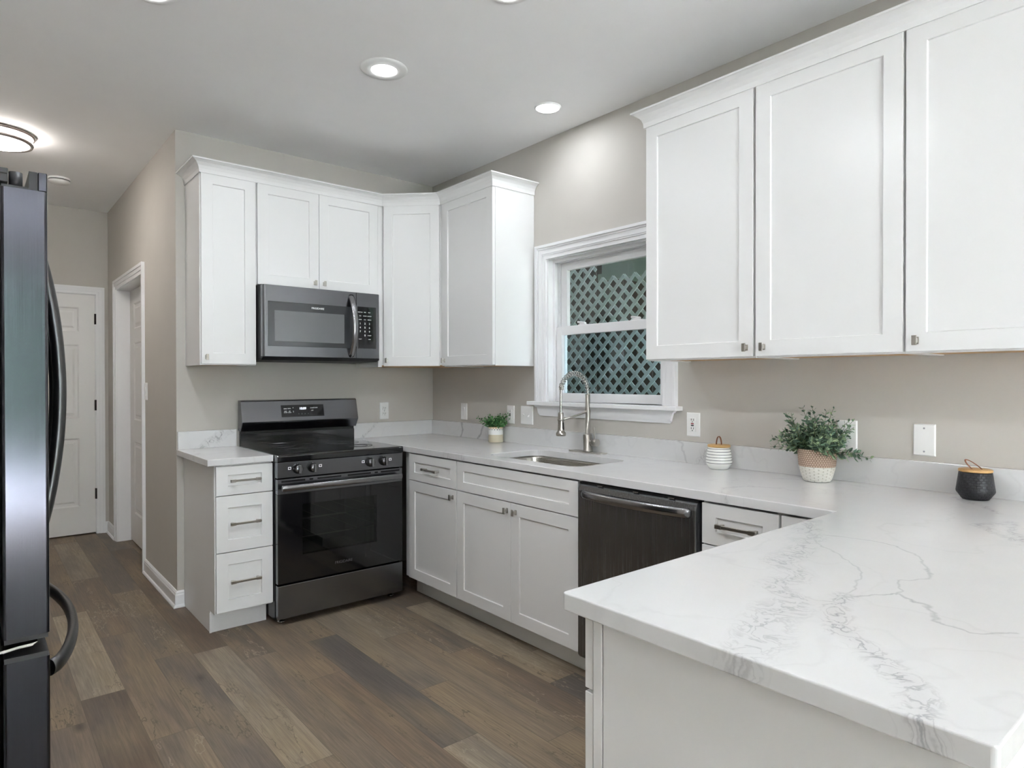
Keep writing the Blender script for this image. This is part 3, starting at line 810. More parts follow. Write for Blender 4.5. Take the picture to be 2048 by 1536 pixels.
door(FD, .010, DL - .010, UZ0 + .006, UZ1 - .002, -.019, c, (.032, 1.443))
obj('underside', MB().prism(pts, lambda a, b: Vector((a * .98 - .003, b * .98 - .003, UZ0 + .004)), lambda a, b: Vector((a * .98 - .003, b * .98 - .003, UZ0 + .0115))), M['birch'], c, label='bare wood underside')
c = thing('wall_cabinet', 'white wall cabinet with a plain end panel, left of the window', 'cabinet', (-.15, -.88, UZ0), G_UP)
carcass(FW, .612, 1.146, UZ0, UZ1, 0.001, UD, c); underside(FW, .612, 1.146, c)
door(FW, .616, 1.143, UZ0 + .006, UZ1 - .002, UD, c, (.645, 1.440))
labs = ['white wall cabinet right of the window, first from the window, knob at its right',
        'second white wall cabinet from the window, above the leafy plant',
        'white wall cabinet at the far right edge, third from the window']
for i, (a, b, kn) in enumerate(((2.262, 2.790, 2.760), (2.7935, 3.3195, 2.832), (3.3205, 3.860, 3.357))):
    c = thing('wall_cabinet', labs[i], 'cabinet', (-.15, -(a + b) / 2, UZ0), 'wall cabinets right of the window')
    carcass(FW, a, b, UZ0, UZ1, 0.001, UD, c); underside(FW, a, b, c)
    door(FW, a + .004, b - .004, UZ0 + .006, UZ1 - .002, UD, c, (kn, 1.441))

# crown mouldings
CP = [(0.0, 0.0), (0.004, 0.0), (0.006, 0.020), (0.012, 0.036), (0.024, 0.051), (0.040, 0.060), (0.047, 0.062), (0.047, 0.069), (0.0, 0.069)]
def crown(name, label, path, base):
    """profile swept along an xy path; outward = left-hand normal of travel reversed (given so that offset is outward)"""
    mb = MB(); pts = [Vector((p[0], p[1])) for p in path]
    n = len(pts); nr = []
    for i in range(n):
        ds = []
        if i > 0: ds.append((pts[i] - pts[i - 1]).normalized())
        if i < n - 1: ds.append((pts[i + 1] - pts[i]).normalized())
        ns = [Vector((d.y, -d.x)) for d in ds]
        if len(ns) == 2:
            m = (ns[0] + ns[1]); m = m / (m.length_squared / 2.0)
        else: m = ns[0]
        nr.append(m)
    rings = [[mb.bm.verts.new((p.x + m.x * a, p.y + m.y * a, UZ1 - .012 + b + .003)) for a, b in CP] for p, m in zip(pts, nr)]
    for A, B in zip(rings, rings[1:]):
        for k in range(len(CP)):
            k2 = (k + 1) % len(CP)
            f = mb.face([A[k], A[k2], B[k2], B[k]])
    mb.face(rings[0]); mb.face(rings[-1][::-1])
    o = obj(name, mb, M['cab'], None, base=base)
    return tag(o, label, 'moulding', 'crown mouldings on the wall cabinets')
e = .0215
crown('crown_moulding', 'white crown moulding along the top of the corner wall cabinets',
      [(-1.7065, -.0015), (-1.7065, -.305 - e), (-.600, -.305 - e), (-.305 - e, -.600), (-.305 - e, -1.1475), (-.0015, -1.1475)], (-.9, -.3, UZ1 - .009))
crown('crown_moulding', 'white crown moulding along the top of the wall cabinets right of the window',
      [(-.0015, -2.2605), (-.305 - e, -2.2605), (-.305 - e, -3.8615), (-.0015, -3.8615)], (-.3, -3.0, UZ1 - .009))

# ---- base cabinets
BT = 0.878; BD = 0.617; TK = .115
DZ0, DZ1 = .124, .872
c = thing('drawer_cabinet', 'narrow white base cabinet with three drawers, left of the range', 'cabinet', (-1.572, -.3, 0))
mb = MB()
t = .018
mb.fbox(FB, -1.718, -1.718 + t, TK, BT, .001, BD).fbox(FB, -1.718, -1.718 + t, 0, TK, .001, .535).fbox(FB, -1.427 - t, -1.427, TK, BT, .001, BD).fbox(FB, -1.427 - t, -1.427, 0, TK, .001, .50)
mb.fbox(FB, -1.700, -1.445, TK, TK + t, .001, BD).fbox(FB, -1.700, -1.445, TK, BT, .001, .007).fbox(FB, -1.700, -1.445, BT - .03, BT, BD - .02, BD)
obj('carcass', mb, M['cab'], c)
obj('toe_kick', MB().fbox(FB, -1.7185, -1.430, 0, TK - .002, .515, .534).fbox(FB, -1.722, -1.712, 0, TK - .01, .534, .540), M['cab'], c)
for a, b in ((.724, DZ1), (.431, .720), (DZ0, .427)):
    drawer(FB, -1.714, -1.428, a, b, BD, c, .058, .046 if a > .7 else .062)

G_B = 'base cabinets along the window wall'
def base_cab(label, a, b, cat='cabinet'):
    c = thing('base_cabinet', label, cat, (-.3, -(a + b) / 2, 0), G_B)
    carcass(FW, a, b, TK, BT, .001, BD, c, top=False)
    obj('toe_kick', MB().fbox(FW, a, b, 0, TK - .001, .520, .538), M['cab'], c)
    return c
c = base_cab('white base cabinet with one drawer and one door, right of the range', .7185, 1.2205)
drawer(FW, .7235, 1.217, .716, DZ1, BD, c); door(FW, .7235, 1.217, DZ0, .711, BD, c, (1.186, .671))
obj('filler', MB().fbox(FW, .690, .718, TK, BT, .30, BD + .004).fbox(FW, .648, .690, TK, BT, .595, BD - .004).fbox(FW, .648, .718, 0, TK - .001, .520, .538), M['cab'], c)
c = base_cab('white sink base cabinet with two doors under the faucet', 1.2215, 2.1465)
drawer(FW, 1.2245, 2.143, .716, DZ1, BD, c, pull=False)
door(FW, 1.2245, 1.6825, DZ0, .711, BD, c, (1.656, .671)); door(FW, 1.685, 2.143, DZ0, .711, BD, c, (1.722, .671))
c = base_cab('white base cabinet with a drawer, right of the dishwasher', 2.7635, 3.0615)
drawer(FW, 2.767, 3.058, .726, DZ1, BD, c); door(FW, 2.767, 3.058, DZ0, .721, BD, c)
c = base_cab('white corner base cabinet half hidden by the peninsula worktop', 3.0625, 3.262)
door(FW, 3.066, 3.258, DZ0, DZ1, BD, c, (3.086, .815))

# peninsula cabinet: end panel towards the viewer's left, doors towards the cooking side
c = thing('peninsula_cabinet', 'white peninsula base cabinet with a plain end panel, in the foreground', 'cabinet', (-1.2, -3.59, 0))
PX = -1.775
carcass(FN, .63, -PX, TK, BT, -3.88, -3.302, c, top=False)
obj('end_panel', MB().box(PX - .008, PX, -3.895, -3.327, 0.0, BT), M['cab'], c, .001)
obj('corner_stile', MB().box(PX - .008, PX + .02, -3.3235, -3.3025, 0.115, BT), M['cab'], c, .001)
obj('back_panel', MB().box(PX, -.02, -3.897, -3.884, 0.0, BT), M['cab'], c)
obj('toe_kick', MB().fbox(FN, .63, -PX - .004, 0, TK - .001, -3.42, -3.40), M['cab'], c)
u0 = .66; wd_ = (-PX + .008 - u0) / 3
for i in range(3):
    a, b = u0 + i * wd_ + .002, u0 + (i + 1) * wd_ - .002
    drawer(FN, a, b, .738, DZ1, -3.300, c); door(FN, a, b, DZ0, .731, -3.300, c, (a + .03, .69))

# ------------------------------------------------------------------ worktops and splashbacks
CT = 0.914; CB = 0.880
def rounded(x0, x1, y0, y1, r, n=8):
    pts = []
    for cx, cy, a0 in ((x1 - r, y1 - r, 0), (x0 + r, y1 - r, 90), (x0 + r, y0 + r, 180), (x1 - r, y0 + r, 270)):
        for i in range(n + 1):
            a = math.radians(a0 + 90 * i / n); pts.append((cx + r * math.cos(a), cy + r * math.sin(a)))
    return pts
def slab(name, outer, holes, m, label, base, cat='worktop', bevel=.003):
    mb = MB(); bm = mb.bm; edges = []
    for loop in [outer] + holes:
        vs = [bm.verts.new((p[0], p[1], CB)) for p in loop]
        for i in range(len(vs)): edges.append(bm.edges.new((vs[i], vs[(i + 1) % len(vs)])))
    bmesh.ops.triangle_fill(bm, use_beauty=True, use_dissolve=False, edges=edges)
    fs = list(bm.faces)
    r = bmesh.ops.extrude_face_region(bm, geom=fs)
    bmesh.ops.translate(bm, verts=[g for g in r['geom'] if isinstance(g, bmesh.types.BMVert)], vec=(0, 0, CT - CB))
    o = obj(name, mb, m, None, bevel, 3, base=base)
    return tag(o, label, cat, 'white quartz worktops')
SX0, SX1, SY0, SY1 = -.540, -.160, -2.030, -1.355
pe = [(-.6465, -.0015), (-.0015, -.0015), (-.0015, -3.924), (-1.803, -3.926), (-1.808, -3.921), (-1.808, -3.250), (-1.803, -3.245), (-.6465, -3.245)]
slab('worktop', pe, [rounded(SX0, SX1, SY0, SY1, .07)], M['quartz_main'], 'long white veined quartz worktop of the sink run and the peninsula', (-.32, -1.6, CB))
slab('worktop', [(-1.4262, -.0015), (-1.4262, -.6465), (-1.757, -.6465), (-1.757, -.0015)], [], M['quartz_left'], 'short white quartz worktop on the drawer cabinet left of the range', (-1.59, -.3, CB))
def splash(mb, m, label, base):
    o = obj('splashback', mb, m, None, .0015, base=base); return tag(o, label, 'splashback', 'low quartz splashbacks')
splash(MB().box(-1.752, -1.4262, -.0205, -.0005, CT, 1.017), M['quartz_bl'], 'low white quartz splashback left of the range', (-1.58, -.01, CT))
splash(MB().box(-.655, -.0215, -.0205, -.0005, CT, 1.017), M['quartz_br'], 'low white quartz splashback between the range and the corner', (-.33, -.01, CT))
splash(MB().box(-.0205, -.0005, -3.924, -.0005, CT, 1.017), M['quartz_bw'], 'long low white quartz splashback along the window wall', (-.01, -2, CT))

# ------------------------------------------------------------------ sink and faucet
s = thing('sink', 'undermount stainless steel sink bowl in the worktop under the window', 'sink', ((SX0 + SX1) / 2, (SY0 + SY1) / 2, .66))
mb = MB(); rings = []
for d, z, r in ((-.022, CB - .001, .092), (-.004, CB - .0012, .074), (-.003, CB - .012, .074), (.004, .74, .070), (.016, .700, .066), (.050, .688, .05), (.12, .684, .04)):
    rings.append([mb.bm.verts.new((p[0], p[1], z)) for p in rounded(SX0 + d, SX1 - d, SY0 + d, SY1 - d, max(r, .02))])
for A, B in zip(rings, rings[1:]):
    for k in range(len(A)):
        f = mb.face([A[k], A[(k + 1) % len(A)], B[(k + 1) % len(A)], B[k]]); f.smooth = True
mb.face(rings[-1])
obj('bowl', mb, M['steel'], s)
obj('drain', MB().lathe([(.045, .001), (.043, .004), (.03, .003), (.028, 0.0), (0, 0.0)], ((SX0 + SX1) / 2, (SY0 + SY1) / 2, .6845), 32), M['chrome'], s)

FX, FY = -.056, -1.650
f = thing('kitchen_faucet', 'brushed nickel pull-down faucet with a spring hose behind the sink', 'faucet', (FX, FY, CT))
mb = MB(); bp = rounded(-.030, .026, -.125, .125, .010, 4)
mb.prism(bp, lambda a, b: Vector((FX + a, FY + b, CT)), lambda a, b: Vector((FX + a, FY + b, CT + .006)))
obj('base_plate', mb, M['nickel'], f, .001)
obj('body', MB().lathe([(0, .006), (.027, .006), (.027, .012), (.024, .016), (.024, .098), (.0225, .1), (.0135, .102), (.0135, .215), (.0155, .222), (.0155, .232), (.0125, .240), (.0125, .318), (.010, .322), (0, .322)], (FX, FY, CT), 28), M['nickel'], f)
mb = MB().tube([(FX, FY, CT + .058), (FX, FY - .045, CT + .058)], .013, 18).tube([(FX, FY - .040, CT + .058), (FX, FY - .072, CT + .058)], .0205, 22)
obj('valve', mb, M['nickel'], f)
obj('lever', MB().tube([(FX, FY - .050, CT + .07), (FX + .004, FY - .046, CT + .115), (FX + .008, FY - .038, CT + .140)], .0035, 8), M['nickel'], f)
# arch of the hose, leaning out over the sink (-x)
R = .103; AX = FX - R; AZ = CT + .312
arch = [Vector((FX, FY, AZ)), Vector((FX, FY, AZ + .010))]
for i in range(0, 25):
    a = PI * i / 24
    arch.append(Vector((AX + R * math.cos(a), FY, AZ + .020 + R * 1.0 * math.sin(a))))
arch += [Vector((AX - R - .001, FY, AZ - .02)), Vector((AX - R - .001, FY, AZ - .06)), Vector((AX - R, FY, AZ - .10)), Vector((AX - R, FY, CT + .205))]
obj('hose', MB().tube(arch, .0062, 10), M['chrome'], f)
# spring: helix round the arch
def arch_pt(t):
    L = [0.0]
    for a, b in zip(arch, arch[1:]): L.append(L[-1] + (b - a).length)
    x = t * L[-1]
    for i in range(len(arch) - 1):
        if x <= L[i + 1] or i == len(arch) - 2:
            q = (x - L[i]) / max(L[i + 1] - L[i], 1e-9); return arch[i].lerp(arch[i + 1], q), (arch[i + 1] - arch[i]).normalized()
hel = []; turns = 19; NS = turns * 12
for i in range(NS + 1):
    p, tg = arch_pt(0.01 + 0.665 * i / NS)
    sd_ = Vector((0, 1, 0)); up = tg.cross(sd_).normalized(); a = 2 * PI * turns * i / NS
    hel.append(p + (sd_ * math.cos(a) + up * math.sin(a)) * .0128)
obj('spring', MB().tube(hel, .0023, 6), M['chrome'], f)
pe_, tg_ = arch_pt(.665)
obj('spring_collar', MB().lathe([(0, .014), (.011, .014), (.0125, .010), (.0125, -.012), (.010, -.016), (0, -.016)], pe_, 20), M['nickel'], f)
HX = AX - R
obj('spray_head', MB().lathe([(0, .212), (.013, .212), (.015, .205), (.0155, .17), (.0175, .125), (.0185, .112), (.026, .103), (.026, .090), (.022, .087), (0, .087)], (HX, FY, CT + .016), 26), M['nickel'], f)
obj('spray_button', MB().hexa([(HX - .004, FY - .0195, CT + .136), (HX + .008, FY - .0185, CT + .136), (HX + .008, FY - .010, CT + .136), (HX - .004, FY - .010, CT + .136),
    (HX - .004, FY - .0175, CT + .176), (HX + .006, FY - .0165, CT + .176), (HX + .006, FY - .008, CT + .176), (HX - .004, FY - .008, CT + .176)]), M['blackm'], f, .002)
mb = MB().tube([(FX, FY, CT + .226), (HX + .012, FY, CT + .188)], .0055, 12)
mb.tube([(HX + .0165 * math.cos(a), FY + .0165 * math.sin(a), CT + .188) for a in [2 * PI * i / 20 for i in range(20)]], .0035, 8, closed=True)
obj('support_arm', mb, M['nickel'], f)

# ------------------------------------------------------------------ range
r = thing('range', 'freestanding black stainless electric range with a glass cooktop', 'stove', (-1.043, -.35, 0))
RX0, RX1 = -1.4235, -.6635; FY_ = .655
mb = MB()
mb.fbox(FB, RX0, RX0 + .02, .03, .895, .02, .650).fbox(FB, RX1 - .02, RX1, .03, .895, .02, .650).fbox(FB, RX0 + .02, RX1 - .02, .03, .05, .02, .650)
mb.fbox(FB, RX0 + .02, RX1 - .02, .05, .895, .02, .03).fbox(FB, RX0 + .02, RX1 - .02, .70, .895, .03, .640).fbox(FB, RX0 + .02, RX1 - .02, .05, .235, .03, .648)
obj('body', mb, M['black'], r)
obj('oven_cavity', MB().fbox(FB, -1.33, -.76, .26, .28, .10, .645).fbox(FB, -1.33, -.76, .68, .70, .10, .645).fbox(FB, -1.34, -1.33, .26, .70, .09, .645).fbox(FB, -.76, -.75, .26, .70, .09, .645).fbox(FB, -1.33, -.76, .28, .68, .09, .10), M['oven_in'], r, label='oven interior')
for z in (.44, .545):
    mb = MB()
    for y in (.60, .14): mb.tube([FB(-1.325, z, y), FB(-.765, z, y)], .0035, 6)
    for i in range(5): mb.tube([FB(-1.30 + i * .128, z + .004, .13), FB(-1.30 + i * .128, z + .004, .61)], .0014, 5)
    obj('oven_rack', mb, M['rack'], r)
ck = obj('cooktop', MB().prism([(.06, .896), (.690, .876), (.700, .880), (.700, .908), (.694, .916), (.06, .918)], lambda a, b: FB(RX0, b, a), lambda a, b: FB(RX1, b, a)), M['bglass'], r, .003)
for (u, v, rad) in ((-1.235, .25, .075), (-1.235, .50, .105), (-.85, .25, .105), (-.85, .50, .075), (-1.043, .22, .055)):
    mb = MB()
    for q in (rad, rad * .62):
        mb.tube([(u + q * math.cos(2 * PI * i / 48), -v + q * math.sin(2 * PI * i / 48), .9176 - .00315 * 0 ) for i in range(48)], .0007, 4, closed=True)
    obj('burner_ring', mb, M['ring'], ck)
cp = obj('control_panel', MB().prism([(.650, .792), (.690, .792), (.694, .876), (.650, .876)], lambda a, b: FB(RX0 + .002, b, a), lambda a, b: FB(RX1 - .002, b, a)), M['bss_x'], r, .0015)
for i, u in enumerate((-1.313, -1.228, -.881, -.793)):
    v = .836; n = .692
    mb = MB().lathe([(0, .004), (.0265, .004), (.0265, .010), (.0235, .013), (.0215, .030), (.019, .033), (0, .033)], FB(u, v, n - .003), 30, F=FB)
    kb = obj('control_knob', mb, M['bss_z'], r)
    obj('grip', MB().fbox(FB, u - .006, u + .006, v - .0235, v + .0235, n + .024, n + .042), M['handle'], kb, .002)
    sgn = -1 if i in (0, 2) else 1
    mk = MB(); cu = u + sgn * .044; cv = v + .006
    for (a, b, c_, d) in ((-.008, .008, -.007, -.0045), (-.008, .008, .0045, .007), (-.008, -.0055, -.007, .007), (.0055, .008, -.007, .007)):
        mk.fbox(FB, cu + a, cu + b, cv + c_, cv + d, n - .002, n + .0012)
    obj('burner_mark', mk, M['ink'], cp, label='white printed square')
    obj('off_mark', MB().fbox(FB, u - .001, u + .001, v + .026, v + .034, n - .002, n + .0014), M['ink'], cp, label='white printed tick')
# oven door
dn0, dn1 = .652, .690
dr = obj('oven_door', MB().fbox(FB, RX0 + .003, RX1 - .003, .704, .785, dn0, dn1), M['bss_x'], r, .002)
mb = MB()
WX0, WX1, WZ_0, WZ_1 = -1.285, -.835, .365, .640
mb.fbox(FB, RX0 + .003, WX0, .226, .7035, dn0, dn1 - .001).fbox(FB, WX1, RX1 - .003, .226, .7035, dn0, dn1 - .001).fbox(FB, WX0, WX1, .226, WZ_0, dn0, dn1 - .001).fbox(FB, WX0, WX1, WZ_1, .7035, dn0, dn1 - .001)
obj('door_glass_border', mb, M['bglass'], dr)
obj('door_window', MB().fbox(FB, WX0, WX1, WZ_0, WZ_1, dn1 - .006, dn1 - .0012), M['oglass'], dr, label='see-through oven window')
mb = MB()
for a, b in ((-1.40, -1.27), (-1.245, -1.225), (-1.20, -1.06), (-1.02, -.875), (-.85, -.83), (-.81, -.685)): mb.fbox(FB, a, b, .768, .777, dn1 - .004, dn1 + .0006)
obj('vent_slots', mb, M['black'], dr)
hp = [FB(RX0 + .012 + (RX1 - RX0 - .040) * i / 24, .742, dn1 + .040 + .006 * math.sin(PI * i / 24)) for i in range(25)]
mb = MB().tube(hp, .0165, 16, flat=(.62, 1.0))
for q in (RX0 + .040, RX1 - .040): mb.fbox(FB, q - .012, q + .012, .733, .751, dn1 - .002, dn1 + .040)
obj('door_handle', mb, M['handle'], dr, .003)
text('brand_lettering', 'FRIGIDAIRE', FB, -1.045, .286, dn1 - .0006, .021, M['logo'], dr)
obj('storage_drawer', MB().fbox(FB, RX0 + .003, RX1 - .003, .038, .216, .652, .692), M['bss_x'], r, .003)
for u in (RX0 + .045, RX1 - .045):
    for n in (.10, .62): obj('foot', MB().lathe([(0, 0), (.020, 0), (.020, .008), (.008, .012), (.008, .03), (0, .03)], FB(u, 0, n), 16), M['chrome'], r)
obj('backguard_panel', MB().fbox(FB, RX0 + .012, RX1 - .004, .910, .988, .022, .055), M['bglass'], r, .002)
obj('backguard_gap', MB().fbox(FB, RX0 + .014, RX1 - .006, .986, 1.012, .022, .050), M['black'], r)
BG = [(.022, 1.008), (.068, 1.004), (.100, 1.052), (.104, 1.060), (.072, 1.186), (.062, 1.192), (.022, 1.192)]
bgp = obj('backguard', MB().prism(BG, lambda a, b: FB(RX0 + .004, b, a), lambda a, b: FB(RX1 + .002, b, a)), M['bss_x'], r, .0025)
sl = (.104 - .072) / (1.186 - 1.060)
def on_bg(z): return .104 - sl * (z - 1.060)
dx0, dx1, dz0, dz1 = -1.178, -.900, 1.084, 1.158
obj('display_panel', MB().hexa([FB(dx0, dz0, on_bg(dz0) - .004), FB(dx1, dz0, on_bg(dz0) - .004), FB(dx1, dz0, on_bg(dz0) + .0015), FB(dx0, dz0, on_bg(dz0) + .0015),
    FB(dx0, dz1, on_bg(dz1) - .004), FB(dx1, dz1, on_bg(dz1) - .004), FB(dx1, dz1, on_bg(dz1) + .0015), FB(dx0, dz1, on_bg(dz1) + .0015)]), M['bglass'], bgp)
class SF:          # frame that follows the sloping console
    def __call__(s, u, v, n): return FB(u, v, on_bg(v) + .0018 + n)
SFr = SF()
text('clock_digits', '10:09', SFr, -1.040, 1.134, 0, .021, M['led'], bgp)
for (u, v, s_, w_) in ((-1.152, 1.135, 'BAKE', .0085), (-1.127, 1.136, 'BROIL', .0075), (-1.152, 1.119, 'KEEP', .0075), (-1.152, 1.111, 'WARM', .0075), (-1.126, 1.119, 'AIR', .0075), (-1.126, 1.111, 'CONV', .0070),
                       (-1.102, 1.138, '^', .014), (-1.102, 1.116, '2', .012), (-.978, 1.136, 'START', .0085), (-.955, 1.137, 'CLOCK', .0085), (-.978, 1.120, 'OFF', .0085)):
    text('button_lettering', s_, SFr, u, v, 0, w_, M['ink'], bgp)
for i, u in enumerate((-1.068, -1.048, -1.028, -1.006)): text('button_lettering', str(i + 1), SFr, u, 1.101, 0, .010, M['inkdim'], bgp)

# ------------------------------------------------------------------ microwave
m_ = thing('microwave', 'over-the-range black stainless microwave under the short cabinet', 'microwave', (-1.035, -.2, 1.43))
MX0, MX1, MZ0, MZ1 = -1.3985, -.668, 1.452, 1.860
obj('body', MB().fbox(FB, MX0, MX1 + .02, 1.440, 1.8645, .002, .372), M['blackm'], m_, .002)
obj('underside', MB().prism([(.02, 1.428), (.36, 1.432), (.395, 1.450), (.02, 1.450)], lambda a, b: FB(MX0 + .004, b, a), lambda a, b: FB(MX1 + .010, b, a)), M['blackm'], m_)
seam = -.826
def bent(u0, u1, z0, z1):
    """door skin with a gently rounded left edge"""
    mb = MB(); P = []
    for i in range(7):
        a = PI / 2 * i / 6; P.append((u0 + .016 * (1 - math.sin(a)), .374 + .036 * (1 - 0) * (1 if i == 0 else 1) - .016 * (1 - math.cos(a))))
    return mb
def skin(name, u0, u1, z0, z1, rl, rr_, par):
    P = []
    for i in range(7):
        a = PI / 2 * i / 6; P.append((u0 + rl * (1 - math.sin(a)), .410 - rl * (1 - math.cos(a))) if rl else (u0, .410))
    P = P[::-1] if False else [(u0, .374)] + ([(u0 + rl * (1 - math.cos(PI / 2 * i / 6)), .410 - rl * (1 - math.sin(PI / 2 * i / 6))) for i in range(7)] if rl else [(u0, .410)])
    P += ([(u1 - rr_ * (1 - math.sin(PI / 2 * i / 6)), .410 - rr_ * (1 - math.cos(PI / 2 * i / 6))) for i in range(7)] if rr_ else [(u1, .410)]) + [(u1, .374)]
    Q = []
    for p in P:
        if not Q or (abs(p[0] - Q[-1][0]) + abs(p[1] - Q[-1][1])) > 1e-5: Q.append(p)
    return obj(name, MB().prism(Q, lambda a, b: FB(a, z0, b), lambda a, b: FB(a, z1, b)), M['bss_x'], par)
md = skin('door', MX0, seam - .0015, MZ0, MZ1, .014, 0, m_)
mp = skin('control_panel', seam + .0015, MX1, MZ0, MZ1, 0, .010, m_)
obj('door_glass', MB().fbox(FB, -1.372, -.842, 1.510, 1.768, .405, .4112), M['mwglass'], md, .004)
obj('door_window', MB().fbox(FB, -1.335, -.905, 1.538, 1.718, .405, .4118), M['mwscreen'], md, .003)
text('brand_lettering', 'FRIGIDAIRE', FB, -1.075, 1.742, .4114, .0155, M['ink'], md)
hp = []
for i in range(29):
    t = i / 28; hp.append(FB(-.860, 1.462 + .376 * t, .404 + .064 * math.sin(PI * t) ** .8))
mb = MB().tube(hp, .0185, 14, flat=(1.0, .62))
obj('door_handle', mb, M['handle'], md)
kp = obj('keypad', MB().fbox(FB, -.818, -.690, 1.512, 1.775, .405, .4112), M['bglass'], mp, .003)
KU = (-.800, -.768, -.737)
for j, row in enumerate((('1', '2', '3'), ('4', '5', '6'), ('7', '8', '9'), ('', '0', 'START'))):
    for u, s_ in zip(KU, row):
        if s_: text('key_lettering', s_, FB, u, 1.668 - j * .0245, .4114, .016 if len(s_) == 1 else .0085, M['ink'], kp)
for v, row in ((1.739, ('POPCORN', 'TIME', 'MELT')), (1.716, ('VEG', 'POWER', 'DEFROST')), (1.693, ('COOK', 'ADD', 'SENSOR')), (1.571, ('LIGHT', '', 'STOP'))):
    for u, s_ in zip(KU, row):
        if s_: text('key_lettering', s_, FB, u, v, .4114, .0068, M['ink'], kp)

# ------------------------------------------------------------------ dishwasher
d = thing('dishwasher', 'black stainless dishwasher under the worktop, right of the sink cabinet', 'dishwasher', (-.33, -2.455, 0))
obj('body', MB().fbox(FW, 2.1535, 2.7585, .06, .874, .02, .600), M['blackm'], d)
dd = obj('door', MB().prism([(.612, .865), (.640, .868), (.650, .860), (.656, .840), (.657, .13), (.648, .118), (.612, .118)], lambda a, b: FW(2.160, b, a), lambda a, b: FW(2.753, b, a)), M['bss_y'], d, .004)
obj('top_strip', MB().fbox(FW, 2.158, 2.755, .866, .8755, .600, .640), M['black'], d)
for u in (2.28, 2.47, 2.64): obj('latch_plate', MB().fbox(FW, u - .014, u + .014, .8685, .8705, .640, .648), M['chrome'], d)
hp = [FW(2.180 + .550 * i / 24, .826, .652 + .038 * math.sin(PI * i / 24) ** .55) for i in range(25)]
obj('door_handle', MB().tube(hp, .0185, 16, flat=(.45, 1.0)), M['handle'], dd)
obj('toe_panel', MB().fbox(FW, 2.155, 2.757, .0, .112, .52, .54), M['blackm'], d)

# ------------------------------------------------------------------ refrigerator
fr = thing('refrigerator', 'dark stainless french door refrigerator at the left edge, seen from its side', 'refrigerator', (-2.97, -1.893, 0))
FYN, FYF = -2.35, -1.436
obj('cabinet', MB().box(-3.30, -2.622, FYN + .006, FYF - .006, .02, 1.765), mat('fridge_side_grey', (0.30, 0.30, 0.30), .45, noise=.03), fr, .004)
for nm, y0, y1 in (('door', FYN, -1.8955), ('door', -1.8905, FYF)):
    mb = MB()
    near = y0 == FYN
    yo = y0 if near else y1
    pts = rounded(-2.616, -2.533, y0, y1, .006, 3)
    mb.prism(pts, lambda a, b: Vector((a, b, .752)), lambda a, b: Vector((a, b, 1.735)))
    o = obj(nm, mb, M['bss_f'], fr)
    obj('top_rim', MB().box(-2.550, -2.533, y0 + .001, y1 - .001, 1.735, 1.777), M['bss_f'], o, .002)
    obj('top_cap', MB().box(-2.566, -2.5505, y0 + .001, y1 - .001, 1.733, 1.776).box(-2.614, -2.566, y0 + .004, y1 - .004, 1.733, 1.741), M['blackm'], o)
    obj('bottom_cap', MB().box(-2.614, -2.536, y0 + .001, y1 - .001, .742, .752), M['blackm'], o)
    hy = -1.945 if near else -1.841
    hp = []
    for i in range(33):
        t = i / 32; hp.append((-2.533 + .055 * math.sin(PI * t) ** .75, hy, .885 + .80 * t))
    obj('door_handle', MB().tube(hp, .0200, 16, flat=(1.1, .8)), M['handle2'], o)
mb = MB().prism(rounded(-2.616, -2.533, FYN, FYF, .006, 3), lambda a, b: Vector((a, b, .06)), lambda a, b: Vector((a, b, .700)))
o = obj('freezer_drawer', mb, M['bss_f'], fr)
obj('top_cap', MB().box(-2.614, -2.536, FYN + .001, FYF - .001, .700, .711), M['blackm'], o)
hp = []
for i in range(41):
    t = i / 40; hp.append((-2.530 + .078 * math.sin(PI * t) ** .62, -2.305 + .82 * t, .655))
obj('drawer_handle', MB().tube(hp, .0165, 16, flat=(.75, 1.15)), M['handle2'], o)
for y in (FYN + .012, FYF - .012):
    mb = MB().tube([(-2.588, y + (.018 if y < -2 else -.018), 1.7415), (-2.588, y + (.018 if y < -2 else -.018), 1.775)], .0125, 20)
    o = obj('hinge', mb, M['blackm'], fr)
    yy = y + (.018 if y < -2 else -.018)
    obj('hinge_washer', MB().lathe([(0, 0), (.014, 0), (.014, .004), (.008, .006), (0, .006)], (-2.588, yy, 1.736), 20), M['chrome'], o)
    obj('hinge_cover', MB().box(-2.80, -2.602, yy - .02, yy + .05, 1.7655, 1.778).box(-2.625, -2.602, yy - .018, yy + .03, 1.748, 1.778), M['blackm'], o, .002)
    mb = MB().prism([(-2.70, .724), (-2.615, .724), (-2.59, .728), (-2.565, .728), (-2.555, .736), (-2.565, .734), (-2.59, .733), (-2.615, .730), (-2.70, .730)],
                    lambda a, b: Vector((a, y - .008, b)), lambda a, b: Vector((a, y + .03, b)))
    obj('middle_hinge', mb, M['chrome'], fr)
obj('foot_grille', MB().box(-2.66, -2.63, FYN + .02, FYF - .02, 0, .06), M['blackm'], fr)

